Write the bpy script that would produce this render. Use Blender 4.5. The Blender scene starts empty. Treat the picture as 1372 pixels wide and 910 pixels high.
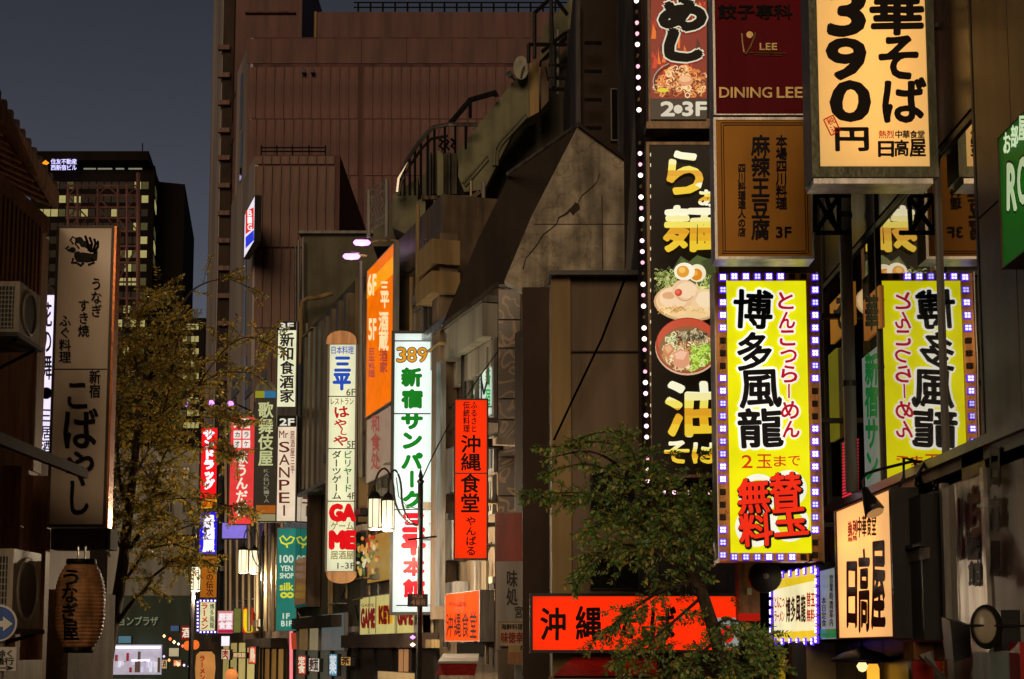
import bpy, math, random
from math import sin, cos, tan, pi, radians
from mathutils import Vector
random.seed(7)
sc = bpy.context.scene
COL = sc.collection

# ------------------------------------------------------------ camera, world, sun, exposure
EYE = 2.3                                   # eye height above the pavement, metres
F = 2040.0                                  # focal length in pixels of the 1372 px wide photograph
PITCH = radians(6.5)
HORIZON = 868.0
CYP = HORIZON - F * tan(PITCH)              # row of the optical axis
cam = bpy.data.cameras.new('camera')
cam.sensor_width = 36.0
cam.lens = 36.0 * F / 1372.0
cam.shift_y = (455.0 - CYP) / 1372.0 * -1.0
cam.clip_start = 0.1
cam.clip_end = 4000
camo = bpy.data.objects.new('camera', cam)
camo.location = (0, 0, EYE)
camo.rotation_euler = (radians(90) + PITCH, 0, 0)
COL.objects.link(camo)
sc.camera = camo

SUN_EL = radians(17)                         # soft glow of the city behind the camera
world = bpy.data.worlds.new('World')
sc.world = world
world.use_nodes = True
wn = world.node_tree
sky = wn.nodes.new('ShaderNodeTexSky')
sky.sky_type = 'NISHITA'
sky.sun_disc = False
sky.sun_elevation = radians(-6.0)
sky.sun_rotation = radians(-14)       # afterglow low in the sky beyond the towers
sky.air_density = 1.0
sky.dust_density = 1.5
sky.ozone_density = 2.2
hs = wn.nodes.new('ShaderNodeHueSaturation')
hs.inputs['Saturation'].default_value = 0.36
wn.links.new(sky.outputs[0], hs.inputs['Color'])
wn.links.new(hs.outputs[0], wn.nodes['Background'].inputs[0])
wn.nodes['Background'].inputs[1].default_value = 4.6

sun = bpy.data.lights.new('sun', 'SUN')
sun.energy = 0.85
sun.angle = radians(25)
sun.color = (1.0, 0.70, 0.42)
suno = bpy.data.objects.new('sun', sun)
suno.rotation_euler = (radians(90) - SUN_EL, 0, -radians(7))
COL.objects.link(suno)

sc.view_settings.view_transform = 'Standard'
sc.view_settings.look = 'None'
sc.view_settings.exposure = 0.0
sc.view_settings.gamma = 1.0
sc.render.engine = 'CYCLES'
sc.cycles.use_denoising = True
sc.cycles.max_bounces = 6
sc.cycles.diffuse_bounces = 3
sc.cycles.glossy_bounces = 3
sc.cycles.transmission_bounces = 4
sc.cycles.sample_clamp_indirect = 3.0

# ------------------------------------------------------------ mapping helpers
def ray(px, py):
    a = (px - 686.0) / F
    b = -(py - CYP) / F
    return Vector((a, cos(PITCH) - b * sin(PITCH), b * cos(PITCH) + sin(PITCH)))

def W(px, py, D):
    r = ray(px, py)
    s = D / r.y
    return Vector((r.x * s, D, r.z * s + EYE))

def XY(px, D):
    p = W(px, 560, D)
    return (p.x, D)

class Plane:
    """upright plane through plan points A (its left end as seen) and B; positions given by photo pixel"""
    def __init__(s, A, B):
        s.A = Vector((A[0], A[1], 0)); s.B = Vector((B[0], B[1], 0))
        s.U = (s.B - s.A).normalized()
        s.N = Vector((s.U.y, -s.U.x, 0))
    def hit(s, px, py, off=0.0):
        r = ray(px, py); o = Vector((0, 0, EYE))
        t = (s.A + s.N * off - o).dot(s.N) / r.dot(s.N)
        return o + r * t
    def rect(s, x0, y0, x1, y1, off=0.0):
        xm, ym = (x0 + x1) / 2, (y0 + y1) / 2
        t0 = (s.hit(x0, ym, off) - s.A).dot(s.U); t1 = (s.hit(x1, ym, off) - s.A).dot(s.U)
        z1 = s.hit(xm, y0, off).z; z0 = s.hit(xm, y1, off).z
        return t0, t1, z0, z1
    def P(s, t, z, off=0.0):
        v = s.A + s.U * t + s.N * off
        return Vector((v.x, v.y, z))
    def box(s, mb, x0, y0, x1, y1, p0, p1, mi=0):
        t0, t1, z0, z1 = s.rect(x0, y0, x1, y1, max(p0, p1))
        s.tbox(mb, t0, t1, z0, z1, p0, p1, mi)
    def tbox(s, mb, t0, t1, z0, z1, p0, p1, mi=0):
        mb.box8([s.P(t0, z0, p0), s.P(t1, z0, p0), s.P(t1, z0, p1), s.P(t0, z0, p1),
                 s.P(t0, z1, p0), s.P(t1, z1, p0), s.P(t1, z1, p1), s.P(t0, z1, p1)], mi)

def facing(D):
    return Plane(XY(0, D), XY(1372, D))

class MB:
    def __init__(s):
        s.v = []; s.f = []; s.m = []
    def add(s, vs, fs, mi=0):
        n = len(s.v); s.v += [Vector(v) for v in vs]
        s.f += [tuple(i + n for i in f) for f in fs]; s.m += [mi] * len(fs)
    def box8(s, p, mi=0):
        s.add(p, [(0, 3, 2, 1), (4, 5, 6, 7), (0, 1, 5, 4), (1, 2, 6, 5), (2, 3, 7, 6), (3, 0, 4, 7)], mi)
    def box(s, a, b, mi=0):
        (x0, y0, z0), (x1, y1, z1) = a, b
        s.box8([(x0, y0, z0), (x1, y0, z0), (x1, y1, z0), (x0, y1, z0), (x0, y0, z1), (x1, y0, z1), (x1, y1, z1), (x0, y1, z1)], mi)
    def prism(s, pts, ext, mi=0):
        n = len(pts); pts = [Vector(p) for p in pts]; e = Vector(ext)
        s.add(pts + [p + e for p in pts], [tuple(range(n)), tuple(range(2 * n - 1, n - 1, -1))] +
              [(i, i + n, (i + 1) % n + n, (i + 1) % n) for i in range(n)], mi)
    def tube(s, pts, r, n=8, mi=0, r2=None, cap=True):
        pts = [Vector(p) for p in pts]; rings = []
        k = len(pts)
        for i, p in enumerate(pts):
            d = (pts[min(i + 1, k - 1)] - pts[max(i - 1, 0)]).normalized()
            a = d.cross(Vector((0, 0, 1)) if abs(d.z) < 0.9 else Vector((0, 1, 0))).normalized(); b = d.cross(a)
            rr = r if r2 is None else r + (r2 - r) * i / max(1, k - 1)
            rings.append([p + a * rr * cos(2 * pi * j / n) + b * rr * sin(2 * pi * j / n) for j in range(n)])
        vs = [v for q in rings for v in q]
        fs = [(i * n + j, i * n + (j + 1) % n, (i + 1) * n + (j + 1) % n, (i + 1) * n + j) for i in range(k - 1) for j in range(n)]
        if cap: fs += [tuple(range(n))[::-1], tuple(range((k - 1) * n, k * n))]
        s.add(vs, fs, mi)
    def lathe(s, c, prof, n=16, mi=0, axis='z', sx=1.0):
        c = Vector(c); vs = []
        for (r, h) in prof:
            for j in range(n):
                a = 2 * pi * j / n
                if axis == 'z': vs.append(c + Vector((r * cos(a) * sx, r * sin(a), h)))
                elif axis == 'x': vs.append(c + Vector((h, r * cos(a), r * sin(a))))
                else: vs.append(c + Vector((r * cos(a) * sx, h, r * sin(a))))
        k = len(prof)
        fs = [(i * n + j, i * n + (j + 1) % n, (i + 1) * n + (j + 1) % n, (i + 1) * n + j) for i in range(k - 1) for j in range(n)]
        fs += [tuple(range(n))[::-1], tuple(range((k - 1) * n, k * n))]
        s.add(vs, fs, mi)
    def mesh(s, name, mats, loc=(0, 0, 0), smooth=False):
        me = bpy.data.meshes.new(name); l = Vector(loc)
        me.from_pydata([v - l for v in s.v], [], s.f)
        for m in (mats if isinstance(mats, (list, tuple)) else [mats]): me.materials.append(m)
        if any(s.m): me.polygons.foreach_set('material_index', s.m)
        if smooth: me.polygons.foreach_set('use_smooth', [True] * len(me.polygons))
        me.update(); return me
    def build(s, name, mats, parent=None, smooth=False):
        base = Vector((0, 0, 0)); q = parent
        while q is not None:
            base += q.location; q = q.parent
        o = bpy.data.objects.new(name, s.mesh(name, mats, base, smooth)); COL.objects.link(o)
        if parent: o.parent = parent
        return o

def tag(o, label=None, cat=None, group=None, kind=None):
    if label: o['label'] = label
    if cat: o['category'] = cat
    if group: o['group'] = group
    if kind: o['kind'] = kind
    return o

def thing(name, label, cat, loc=(0, 0, 0), group=None):
    o = bpy.data.objects.new(name, None); o.location = loc; o.empty_display_size = 0.1
    COL.objects.link(o)
    return tag(o, label, cat, group)

def struct(name, mb, m):
    return tag(mb.build(name, m), kind='structure')

# ------------------------------------------------------------ materials
def lin(h):
    h = h.lstrip('#'); out = []
    for i in (0, 2, 4):
        c = int(h[i:i + 2], 16) / 255
        out.append(c / 12.92 if c <= 0.04045 else ((c + 0.055) / 1.055) ** 2.4)
    return (*out, 1.0)
_mc = {}
def mat(name, color, rough=0.6, metal=0.0, var=0.25, scale=3.0, bump=0.15, bscale=None, streak=False, spec=0.3, grime=0.38):
    """weathered surface: colour mottled by noise at two scales (dirt, stains), roughness varied, fine relief"""
    if name in _mc: return _mc[name]
    m = bpy.data.materials.new(name); m.use_nodes = True; nt = m.node_tree; N = nt.nodes; L = nt.links
    b = N['Principled BSDF']; b.inputs['Metallic'].default_value = metal
    b.inputs['Specular IOR Level'].default_value = spec
    tc = N.new('ShaderNodeTexCoord'); mp = N.new('ShaderNodeMapping')
    if streak: mp.inputs['Scale'].default_value = (1, 1, 0.12)
    L.new(tc.outputs['Object'], mp.inputs[0])
    n1 = N.new('ShaderNodeTexNoise'); n1.inputs['Scale'].default_value = scale; n1.inputs['Detail'].default_value = 6; n1.inputs['Roughness'].default_value = 0.65
    L.new(mp.outputs[0], n1.inputs['Vector'])
    cr = N.new('ShaderNodeValToRGB')
    c = lin(color) if isinstance(color, str) else (*color, 1)
    d = tuple(x * (1 - var) for x in c[:3]) + (1,); u = tuple(min(1, x * (1 + var)) for x in c[:3]) + (1,)
    cr.color_ramp.elements[0].position = 0.3; cr.color_ramp.elements[0].color = d
    cr.color_ramp.elements[1].position = 0.7; cr.color_ramp.elements[1].color = u
    L.new(n1.outputs[0], cr.inputs[0])
    mp2 = N.new('ShaderNodeMapping'); mp2.inputs['Scale'].default_value = (1, 1, 0.1); mp2.inputs['Location'].default_value = (3.1, 7.7, 1.3); L.new(tc.outputs['Object'], mp2.inputs[0])
    n3 = N.new('ShaderNodeTexNoise'); n3.inputs['Scale'].default_value = scale * 2.2; n3.inputs['Detail'].default_value = 5; L.new(mp2.outputs[0], n3.inputs['Vector'])
    g = N.new('ShaderNodeMapRange'); g.inputs[1].default_value = 0.35; g.inputs[2].default_value = 0.6; g.inputs[3].default_value = 1 - grime; g.inputs[4].default_value = 1.06; L.new(n3.outputs[0], g.inputs[0])
    gm = N.new('ShaderNodeMix'); gm.data_type = 'RGBA'; gm.blend_type = 'MULTIPLY'; gm.inputs[0].default_value = 1.0
    L.new(cr.outputs[0], gm.inputs[6]); L.new(g.outputs[0], gm.inputs[7]); L.new(gm.outputs[2], b.inputs['Base Color'])
    mr = N.new('ShaderNodeMapRange'); mr.inputs[3].default_value = max(0.03, rough - 0.12); mr.inputs[4].default_value = min(1, rough + 0.12)
    L.new(n1.outputs[0], mr.inputs[0]); L.new(mr.outputs[0], b.inputs['Roughness'])
    if bump:
        n2 = N.new('ShaderNodeTexNoise'); n2.inputs['Scale'].default_value = bscale or scale * 8; n2.inputs['Detail'].default_value = 4
        L.new(tc.outputs['Object'], n2.inputs['Vector'])
        bp = N.new('ShaderNodeBump'); bp.inputs['Strength'].default_value = bump; bp.inputs['Distance'].default_value = 0.02
        L.new(n2.outputs[0], bp.inputs['Height']); L.new(bp.outputs[0], b.inputs['Normal'])
    _mc[name] = m; return m

def em(color, strength=1.0, rough=0.25, base=0.35):
    """printed acrylic or lamp glass that gives off light"""
    k = ('em', color, strength, rough)
    if k in _mc: return _mc[k]
    m = bpy.data.materials.new('lit_' + color.lstrip('#')); m.use_nodes = True; b = m.node_tree.nodes['Principled BSDF']
    c = lin(color)
    b.inputs['Base Color'].default_value = (c[0] * base, c[1] * base, c[2] * base, 1)
    b.inputs['Roughness'].default_value = rough
    b.inputs['Emission Color'].default_value = c; b.inputs['Specular IOR Level'].default_value = 0.04
    nt = m.node_tree; N = nt.nodes; L = nt.links     # yellowed and dusty acrylic passes light unevenly
    tc = N.new('ShaderNodeTexCoord'); n = N.new('ShaderNodeTexNoise'); n.inputs['Scale'].default_value = 2.6; n.inputs['Detail'].default_value = 5; L.new(tc.outputs['Object'], n.inputs['Vector'])
    r = N.new('ShaderNodeMapRange'); r.inputs[1].default_value = .3; r.inputs[2].default_value = .7; r.inputs[3].default_value = strength * .82; r.inputs[4].default_value = strength * 1.05; L.new(n.outputs[0], r.inputs[0])
    L.new(r.outputs[0], b.inputs['Emission Strength'])
    _mc[k] = m; return m

def backlit(color, glow=0.35, trans=0.9):
    """translucent acrylic sheet: passes the light of the tubes mounted behind it"""
    k = ('bl', color, glow)
    if k in _mc: return _mc[k]
    m = bpy.data.materials.new('acrylic_' + color.lstrip('#')); m.use_nodes = True; nt = m.node_tree; N = nt.nodes; L = nt.links
    c = lin(color); out = N['Material Output']; b = N['Principled BSDF']
    b.inputs['Base Color'].default_value = (c[0] * 0.06, c[1] * 0.06, c[2] * 0.06, 1); b.inputs['Roughness'].default_value = 0.4; b.inputs['Specular IOR Level'].default_value = 0.04
    b.inputs['Emission Color'].default_value = c; b.inputs['Emission Strength'].default_value = glow
    t = N.new('ShaderNodeBsdfTranslucent'); t.inputs['Color'].default_value = (c[0] * trans, c[1] * trans, c[2] * trans, 1)
    a = N.new('ShaderNodeAddShader'); L.new(b.outputs[0], a.inputs[0]); L.new(t.outputs[0], a.inputs[1]); L.new(a.outputs[0], out.inputs[0])
    _mc[k] = m; return m

def paint(color, rough=0.4, spec=0.15):
    k = ('pt', color, rough)
    if k in _mc: return _mc[k]
    m = bpy.data.materials.new('paint_' + color.lstrip('#')); m.use_nodes = True; b = m.node_tree.nodes['Principled BSDF']
    b.inputs['Base Color'].default_value = lin(color); b.inputs['Roughness'].default_value = rough; b.inputs['Specular IOR Level'].default_value = spec
    _mc[k] = m; return m

def printed(strength):
    """flat print in many colours, lit from behind: colours of the picture from a face attribute"""
    k = ('pr', strength)
    if k in _mc: return _mc[k]
    m = bpy.data.materials.new('printed_film'); m.use_nodes = True; nt = m.node_tree; b = nt.nodes['Principled BSDF']
    at = nt.nodes.new('ShaderNodeAttribute'); at.attribute_name = 'ink'
    nt.links.new(at.outputs[0], b.inputs['Emission Color']); b.inputs['Emission Strength'].default_value = strength
    mx = nt.nodes.new('ShaderNodeMix'); mx.data_type = 'RGBA'; mx.inputs[0].default_value = 0.7; mx.inputs[7].default_value = (0, 0, 0, 1)
    nt.links.new(at.outputs[0], mx.inputs[6]); nt.links.new(mx.outputs[2], b.inputs['Base Color']); b.inputs['Roughness'].default_value = 0.3
    _mc[k] = m; return m

def inked(o, cols):
    a = o.data.attributes.new('ink', 'FLOAT_COLOR', 'FACE')
    a.data.foreach_set('color', [x for c in cols for x in c])

M = {}
M['asphalt'] = mat('asphalt', (0.05, 0.05, 0.052), 0.85, var=0.3, scale=2, bump=0.5, bscale=90)
M['paving'] = mat('paving_stone', (0.16, 0.15, 0.14), 0.8, var=0.25, scale=3)
M['kerb'] = mat('kerb_stone', (0.25, 0.24, 0.22), 0.8)
M['steel'] = mat('dark_steel', (0.035, 0.033, 0.035), 0.45, metal=0.6, var=0.3, scale=6, bump=0.05)
M['black'] = mat('black_paint', (0.012, 0.012, 0.014), 0.4, var=0.3, scale=5, bump=0.03)
M['alu'] = mat('aluminium', (0.45, 0.44, 0.42), 0.35, metal=0.9, var=0.2, scale=5, bump=0.05, streak=True)
M['greymetal'] = mat('grey_painted_metal', (0.22, 0.21, 0.20), 0.45, var=0.2, scale=4, bump=0.05, streak=True)
M['redtile'] = mat('red_brown_tile', (0.215, 0.105, 0.10), 0.6, var=0.45, scale=0.9, bump=0.8, bscale=4, streak=True)
M['redtile2'] = mat('red_brown_tile_band', (0.175, 0.085, 0.082), 0.6, var=0.2, scale=0.3, bump=0.1, bscale=3)
M['redjoint'] = mat('dark_joint', (0.15, 0.075, 0.072), 0.8, var=0.2, scale=0.5)
M['lightside'] = mat('painted_side_light', (0.62, 0.54, 0.54), 0.7, var=0.15, scale=0.15, bump=0.1, streak=True)  # flanks paler for dusk light from the left, painted into the colour
M['browntile'] = mat('brown_tile', (0.235, 0.14, 0.12), 0.6, var=0.3, scale=0.9, bump=0.5, streak=True)
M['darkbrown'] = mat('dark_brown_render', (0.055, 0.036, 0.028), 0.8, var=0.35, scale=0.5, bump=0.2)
M['concrete'] = mat('stained_concrete', (0.20, 0.155, 0.115), 0.85, var=0.45, scale=0.9, bump=0.5, bscale=12)
M['beige'] = mat('beige_render', (0.23, 0.17, 0.12), 0.85, var=0.18, scale=0.9, bump=0.25, bscale=30, streak=True)
M['ochre'] = mat('ochre_render', (0.38, 0.27, 0.13), 0.8, var=0.15, scale=1.2, bump=0.15, streak=True)
M['olive'] = mat('olive_grey_render', (0.15, 0.14, 0.10), 0.8, var=0.3, scale=0.6, bump=0.3, bscale=10)
M['band'] = mat('grey_green_render', (0.25, 0.25, 0.16), 0.8, var=0.3, scale=1.0, bump=0.3, bscale=14)
M['cornice'] = mat('grey_cornice', (0.40, 0.39, 0.33), 0.6, var=0.2, scale=1.2, streak=True)
M['roofdark'] = mat('dark_roof_sheet', (0.032, 0.023, 0.019), 0.75, var=0.35, scale=1.5, bump=0.15)
M['wood'] = mat('brown_wood', (0.34, 0.16, 0.075), 0.6, var=0.35, scale=4, bump=0.2, streak=True)
M['rooftile'] = mat('roof_tile', (0.12, 0.08, 0.065), 0.5, var=0.3, scale=5)
M['acwhite'] = mat('ac_casing', (0.42, 0.38, 0.31), 0.5, var=0.15, scale=4, bump=0.03)
M['glassdark'] = None
M['tower'] = mat('tower_cladding', (0.022, 0.017, 0.016), 0.8, var=0.25, scale=0.05, bump=0, spec=0.03)
M['bark'] = mat('bark', (0.07, 0.05, 0.035), 0.9, var=0.4, scale=10, bump=0.6, bscale=25)
M['fin'] = mat('bronze_fin', (0.20, 0.16, 0.10), 0.42, metal=0.5, var=0.3, scale=2, bump=0.05, streak=True)
M['stonewall'] = mat('brown_stone_panel', (0.15, 0.11, 0.075), 0.42, var=0.2, scale=2.0, bump=0.08, bscale=40)
M['beltbrown'] = mat('brown_metal_panel', (0.12, 0.085, 0.06), 0.3, metal=0.5, var=0.2, scale=2, bump=0.03, streak=True)
M['redcloth'] = mat('red_awning_cloth', (0.35, 0.015, 0.012), 0.8, var=0.2, scale=5, bump=0.2)

def glass_mat(name, tint=(0.50, 0.46, 0.42), rough=0.02, refl=0.62):
    m = bpy.data.materials.new(name); m.use_nodes = True; nt = m.node_tree; N = nt.nodes; L = nt.links
    out = N['Material Output']; b = N['Principled BSDF']
    b.inputs['Base Color'].default_value = (0.012, 0.011, 0.011, 1); b.inputs['Roughness'].default_value = 0.06
    g = N.new('ShaderNodeBsdfGlossy'); g.inputs['Color'].default_value = (*tint, 1); g.inputs['Roughness'].default_value = rough
    fr = N.new('ShaderNodeLayerWeight'); fr.inputs[0].default_value = refl
    n = N.new('ShaderNodeTexNoise'); n.inputs['Scale'].default_value = 1.1; tc = N.new('ShaderNodeTexCoord'); L.new(tc.outputs['Object'], n.inputs['Vector'])
    bp = N.new('ShaderNodeBump'); bp.inputs['Strength'].default_value = 0.03; bp.inputs['Distance'].default_value = 0.02
    L.new(n.outputs[0], bp.inputs['Height']); L.new(bp.outputs[0], g.inputs['Normal'])
    mx = N.new('ShaderNodeMixShader'); L.new(fr.outputs['Facing'], mx.inputs[0]); L.new(b.outputs[0], mx.inputs[1]); L.new(g.outputs[0], mx.inputs[2])
    L.new(mx.outputs[0], out.inputs[0]); return m
M['mirror'] = glass_mat('coated_glass', (0.66, 0.63, 0.58), 0.012, 0.72)
M['pane'] = glass_mat('dark_window_glass', (0.7, 0.7, 0.7), 0.05, 0.45)

# ------------------------------------------------------------ lettering
_gl = {}
def _glyph(s):
    if s in _gl: return _gl[s]
    c = bpy.data.curves.new('tmp', 'FONT'); c.body = s; c.resolution_u = 3
    o = bpy.data.objects.new('tmp', c); COL.objects.link(o)
    dg = bpy.context.evaluated_depsgraph_get()
    me = bpy.data.meshes.new_from_object(o.evaluated_get(dg))
    vs = [(v.co.x, v.co.y) for v in me.vertices]; fs = [tuple(p.vertices) for p in me.polygons]
    bpy.data.objects.remove(o); bpy.data.curves.remove(c); bpy.data.meshes.remove(me)
    _gl[s] = (vs, fs); return _gl[s]
_v = _glyph('国')[0]
_cx = (min(p[0] for p in _v) + max(p[0] for p in _v)) / 2; _cy = (min(p[1] for p in _v) + max(p[1] for p in _v)) / 2
_em = (max(p[1] for p in _v) - min(p[1] for p in _v)) / 0.90

def _noise(x, y, s):
    return sin(x * 9.1 + s * 3.7 + sin(y * 7.3 + s)) * 0.5 + sin(y * 11.7 + s * 1.9 + sin(x * 5.1)) * 0.5

class Letters:
    """flat lettering on a plane: glyph outlines drawn with a pen of the given weight"""
    def __init__(s, plane, weight=0.02, nib=0.0, brush=0.0, off=0.01):
        s.p = plane; s.w = weight * (0.6 if weight <= .06 else .78); s.nib = nib * .6; s.brush = brush; s.off = off; s.mb = MB(); s.k = 0
    def put(s, ch, x0, y0, x1, y1, bbox=True, rot=0.0, mirror=False):
        vs, fs = _glyph(ch)
        if not vs: return
        if bbox:
            ax, bx = min(p[0] for p in vs), max(p[0] for p in vs); ay, by = min(p[1] for p in vs), max(p[1] for p in vs)
        else:
            ax, bx, ay, by = _cx - _em / 2, _cx + _em / 2, _cy - _em / 2, _cy + _em / 2
        sx = max(bx - ax, 1e-3); sy = max(by - ay, 1e-3)
        if bbox and sx / sy > 4 and (x1 - x0) / max(1e-3, (y1 - y0)) < 2: pass
        P00 = s.p.hit(x0, y1, s.off); P10 = s.p.hit(x1, y1, s.off); P01 = s.p.hit(x0, y0, s.off); P11 = s.p.hit(x1, y0, s.off)
        seed = ord(ch[0]) % 17
        w = s.w; sh = [(0, 0)]
        if w > 0: sh += [(w * cos(a * pi / 4), w * sin(a * pi / 4)) for a in range(8)]
        if w > 0.055: sh += [(0.5 * w * cos(a * pi / 3), 0.5 * w * sin(a * pi / 3)) for a in range(6)]
        if s.nib: sh += [(s.nib * t, -s.nib * 0.8 * t) for t in (-1, -0.5, 0.5, 1)]
        ar = ((P10 - P00).length / sx) / ((P01 - P00).length / sy)      # keep the pen round when the cell is squeezed
        for q, (dx, dy) in enumerate(sh):
            out = []; N = s.p.N * (0.0004 * q)
            for (x, y) in vs:
                if s.brush:
                    n = s.brush * _noise(x, y, seed); x2 = x + n; y2 = y + s.brush * _noise(y, x, seed + 5)
                else: x2, y2 = x, y
                u = (x2 + dx / math.sqrt(ar) - ax) / sx; v = (y2 + dy * math.sqrt(ar) - ay) / sy
                if rot:
                    uu, vv = u - .5, v - .5; u = .5 + uu * cos(rot) - vv * sin(rot); v = .5 + uu * sin(rot) + vv * cos(rot)
                out.append(P00 * (1 - u) * (1 - v) + P10 * u * (1 - v) + P01 * (1 - u) * v + P11 * u * v + N)
            s.mb.add(out, fs)
    def vcol(s, text, xc, y0, y1, w, xc1=None):
        n = len(text); h = (y1 - y0) / n
        for i, ch in enumerate(text):
            c = xc + ((xc1 - xc) * i / max(1, n - 1) if xc1 is not None else 0)
            a, b = y0 + i * h, y0 + (i + 1) * h
            if ch in 'ー・': s.put(ch, c - w / 2, a, c + w / 2, b, bbox=False, rot=pi / 2)
            elif ch == ' ': continue
            elif ord(ch) < 128: s.put(ch, c - w * .35, a + h * .1, c + w * .35, b - h * .1)
            else: s.put(ch, c - w / 2, a, c + w / 2, b, bbox=False)
    def hrow(s, text, x0, x1, y0, y1, dy=0.0):
        n = len(text); w = (x1 - x0) / n
        for i, ch in enumerate(text):
            if ch == ' ': continue
            d = dy * i
            if ord(ch) < 128: s.put(ch, x0 + i * w + w * .08, y0 + d, x0 + (i + 1) * w - w * .08, y1 + d)
            else: s.put(ch, x0 + i * w, y0 + d, x0 + (i + 1) * w, y1 + d, bbox=False)
    def build(s, m, parent, name='lettering', label=None):
        o = s.mb.build(name, m, parent)
        if label: o['label'] = label
        return o

# ------------------------------------------------------------ sign boxes
def sign(name, label, plane, x0, y0, x1, y1, face, case=None, depth=0.22, border=2.5, group=None, tubes=0, tube_l=10.0, by=None, cat='sign', tube_col='#ffffff', off=0.0):
    """a sign case (four sides and back), its face sheet set in it, and tubes behind the sheet when it is backlit"""
    case = case or M['steel']; by = border if by is None else by
    t0, t1, z0, z1 = plane.rect(x0, y0, x1, y1, off)
    c = plane.P((t0 + t1) / 2, z0, off)
    root = thing(name, label, cat, c, group)
    pxm = (t1 - t0) / abs(x1 - x0); pzm = (z1 - z0) / abs(y1 - y0)
    bx, bz = border * pxm, by * pzm
    mb = MB()
    f, bk = off, off - depth
    plane.tbox(mb, t0, t0 + bx, z0, z1, bk, f); plane.tbox(mb, t1 - bx, t1, z0, z1, bk, f)
    plane.tbox(mb, t0 + bx, t1 - bx, z0, z0 + bz, bk, f - 0.002); plane.tbox(mb, t0 + bx, t1 - bx, z1 - bz, z1, bk, f - 0.002)
    plane.tbox(mb, t0 + bx, t1 - bx, z0 + bz, z1 - bz, bk, bk + 0.02)
    mb.build('case', case, root)
    mb = MB(); plane.tbox(mb, t0 + bx, t1 - bx, z0 + bz, z1 - bz, f - 0.018, f - 0.012); mb.build('face', face, root)
    if tubes:
        mb = MB(); plane.tbox(mb, t0 + bx + .003, t1 - bx - .003, z0 + bz + .003, z1 - bz - .003, bk + .022, bk + .026)
        mb.build('reflector', paint('#e8e8e8', 0.6), root)
        tw = t1 - t0 - 2 * bx; th = z1 - z0 - 2 * bz
        vert = th > tw
        n = tubes
        for i in range(n):
            if vert:
                nseg = max(1, round(th / 1.3))
                for k in range(nseg):
                    tc_ = t0 + bx + tw * (i + .5) / n; a = z0 + bz + th * (k + 0.06) / nseg; b = z0 + bz + th * (k + .94) / nseg
                    mb = MB(); mb.tube([plane.P(tc_, a, bk + .06), plane.P(tc_, b, bk + .06)], 0.016, 5); mb.build('light_tube', em(tube_col, tube_l), root)
            else:
                nseg = max(1, round(tw / 1.3)); zc = z0 + bz + th * (i + .5) / n
                for k in range(nseg):
                    a = t0 + bx + tw * (k + .06) / nseg; b = t0 + bx + tw * (k + .94) / nseg
                    mb = MB(); mb.tube([plane.P(a, zc, bk + .06), plane.P(b, zc, bk + .06)], 0.016, 5); mb.build('light_tube', em(tube_col, tube_l), root)
    root['_'] = 0; del root['_']
    return root

def disc(mb, plane, px, py, rx, ry=None, off=0.012, n=24, mi=0, a0=0, a1=2 * pi, jag=0.0):
    ry = ry or rx
    pts = [plane.hit(px + rx * cos(a0 + (a1 - a0) * i / n) * (1 + jag * random.uniform(-1, 1)), py + ry * sin(a0 + (a1 - a0) * i / n) * (1 + jag * random.uniform(-1, 1)), off) for i in range(n)]
    mb.add(pts, [tuple(range(n))], mi)

def blockfp(name, fp, z1, m, parent=None, z0=0.0):
    mb = MB(); mb.prism([(x, y, z0) for x, y in fp], (0, 0, z1 - z0)); return mb.build(name, m, parent)

def ztop(px, py, D): return W(px, py, D).z

def polyp(name, pts, D, depth, m, parent, skew=0.0):
    mb = MB(); mb.prism([W(x, y, D) for x, y in pts], (skew, depth, 0)); return mb.build(name, m, parent)

def grid_parts(name, plane, t0, t1, z0, z1, nx, nz, gap, p0, p1, m, parent, gapz=None):
    """alike pieces on a wall, one object each, sharing one mesh"""
    w = (t1 - t0) / nx; h = (z1 - z0) / nz; gz = gap if gapz is None else gapz
    mb = MB(); plane.tbox(mb, gap / 2, w - gap / 2, gz / 2, h - gz / 2, p0, p1)
    me = mb.mesh(name, m, plane.P(0, 0, 0)); out = []
    for j in range(nz):
        for i in range(nx):
            o = bpy.data.objects.new(name, me); COL.objects.link(o); o.parent = parent
            o.location = plane.P(t0 + i * w, z0 + j * h, 0) - (parent.location if parent else Vector())
            out.append(o)
    return out

def window(plane, x0, y0, x1, y1, parent, pane=None, frame=None, fw=1.5, mull=1, rec=0.0):
    fr = frame or M['greymetal']
    t0, t1, z0, z1 = plane.rect(x0, y0, x1, y1, rec); w = abs(t1 - t0) * fw / abs(x1 - x0)
    mb = MB(); a, b = rec, rec + 0.07
    plane.tbox(mb, t0, t0 + w, z0, z1, a, b); plane.tbox(mb, t1 - w, t1, z0, z1, a, b)
    plane.tbox(mb, t0 + w, t1 - w, z0, z0 + w, a, b - .003); plane.tbox(mb, t0 + w, t1 - w, z1 - w, z1, a, b - .003)
    for i in range(1, mull + 1):
        c = t0 + (t1 - t0) * i / (mull + 1); plane.tbox(mb, c - w * .4, c + w * .4, z0 + w, z1 - w, a, b - .006)
    f = mb.build('window', fr, parent)
    mb = MB(); plane.tbox(mb, t0 + w, t1 - w, z0 + w, z1 - w, a + .01, a + .02); mb.build('pane', pane or M['pane'], f)
    return f
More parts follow.
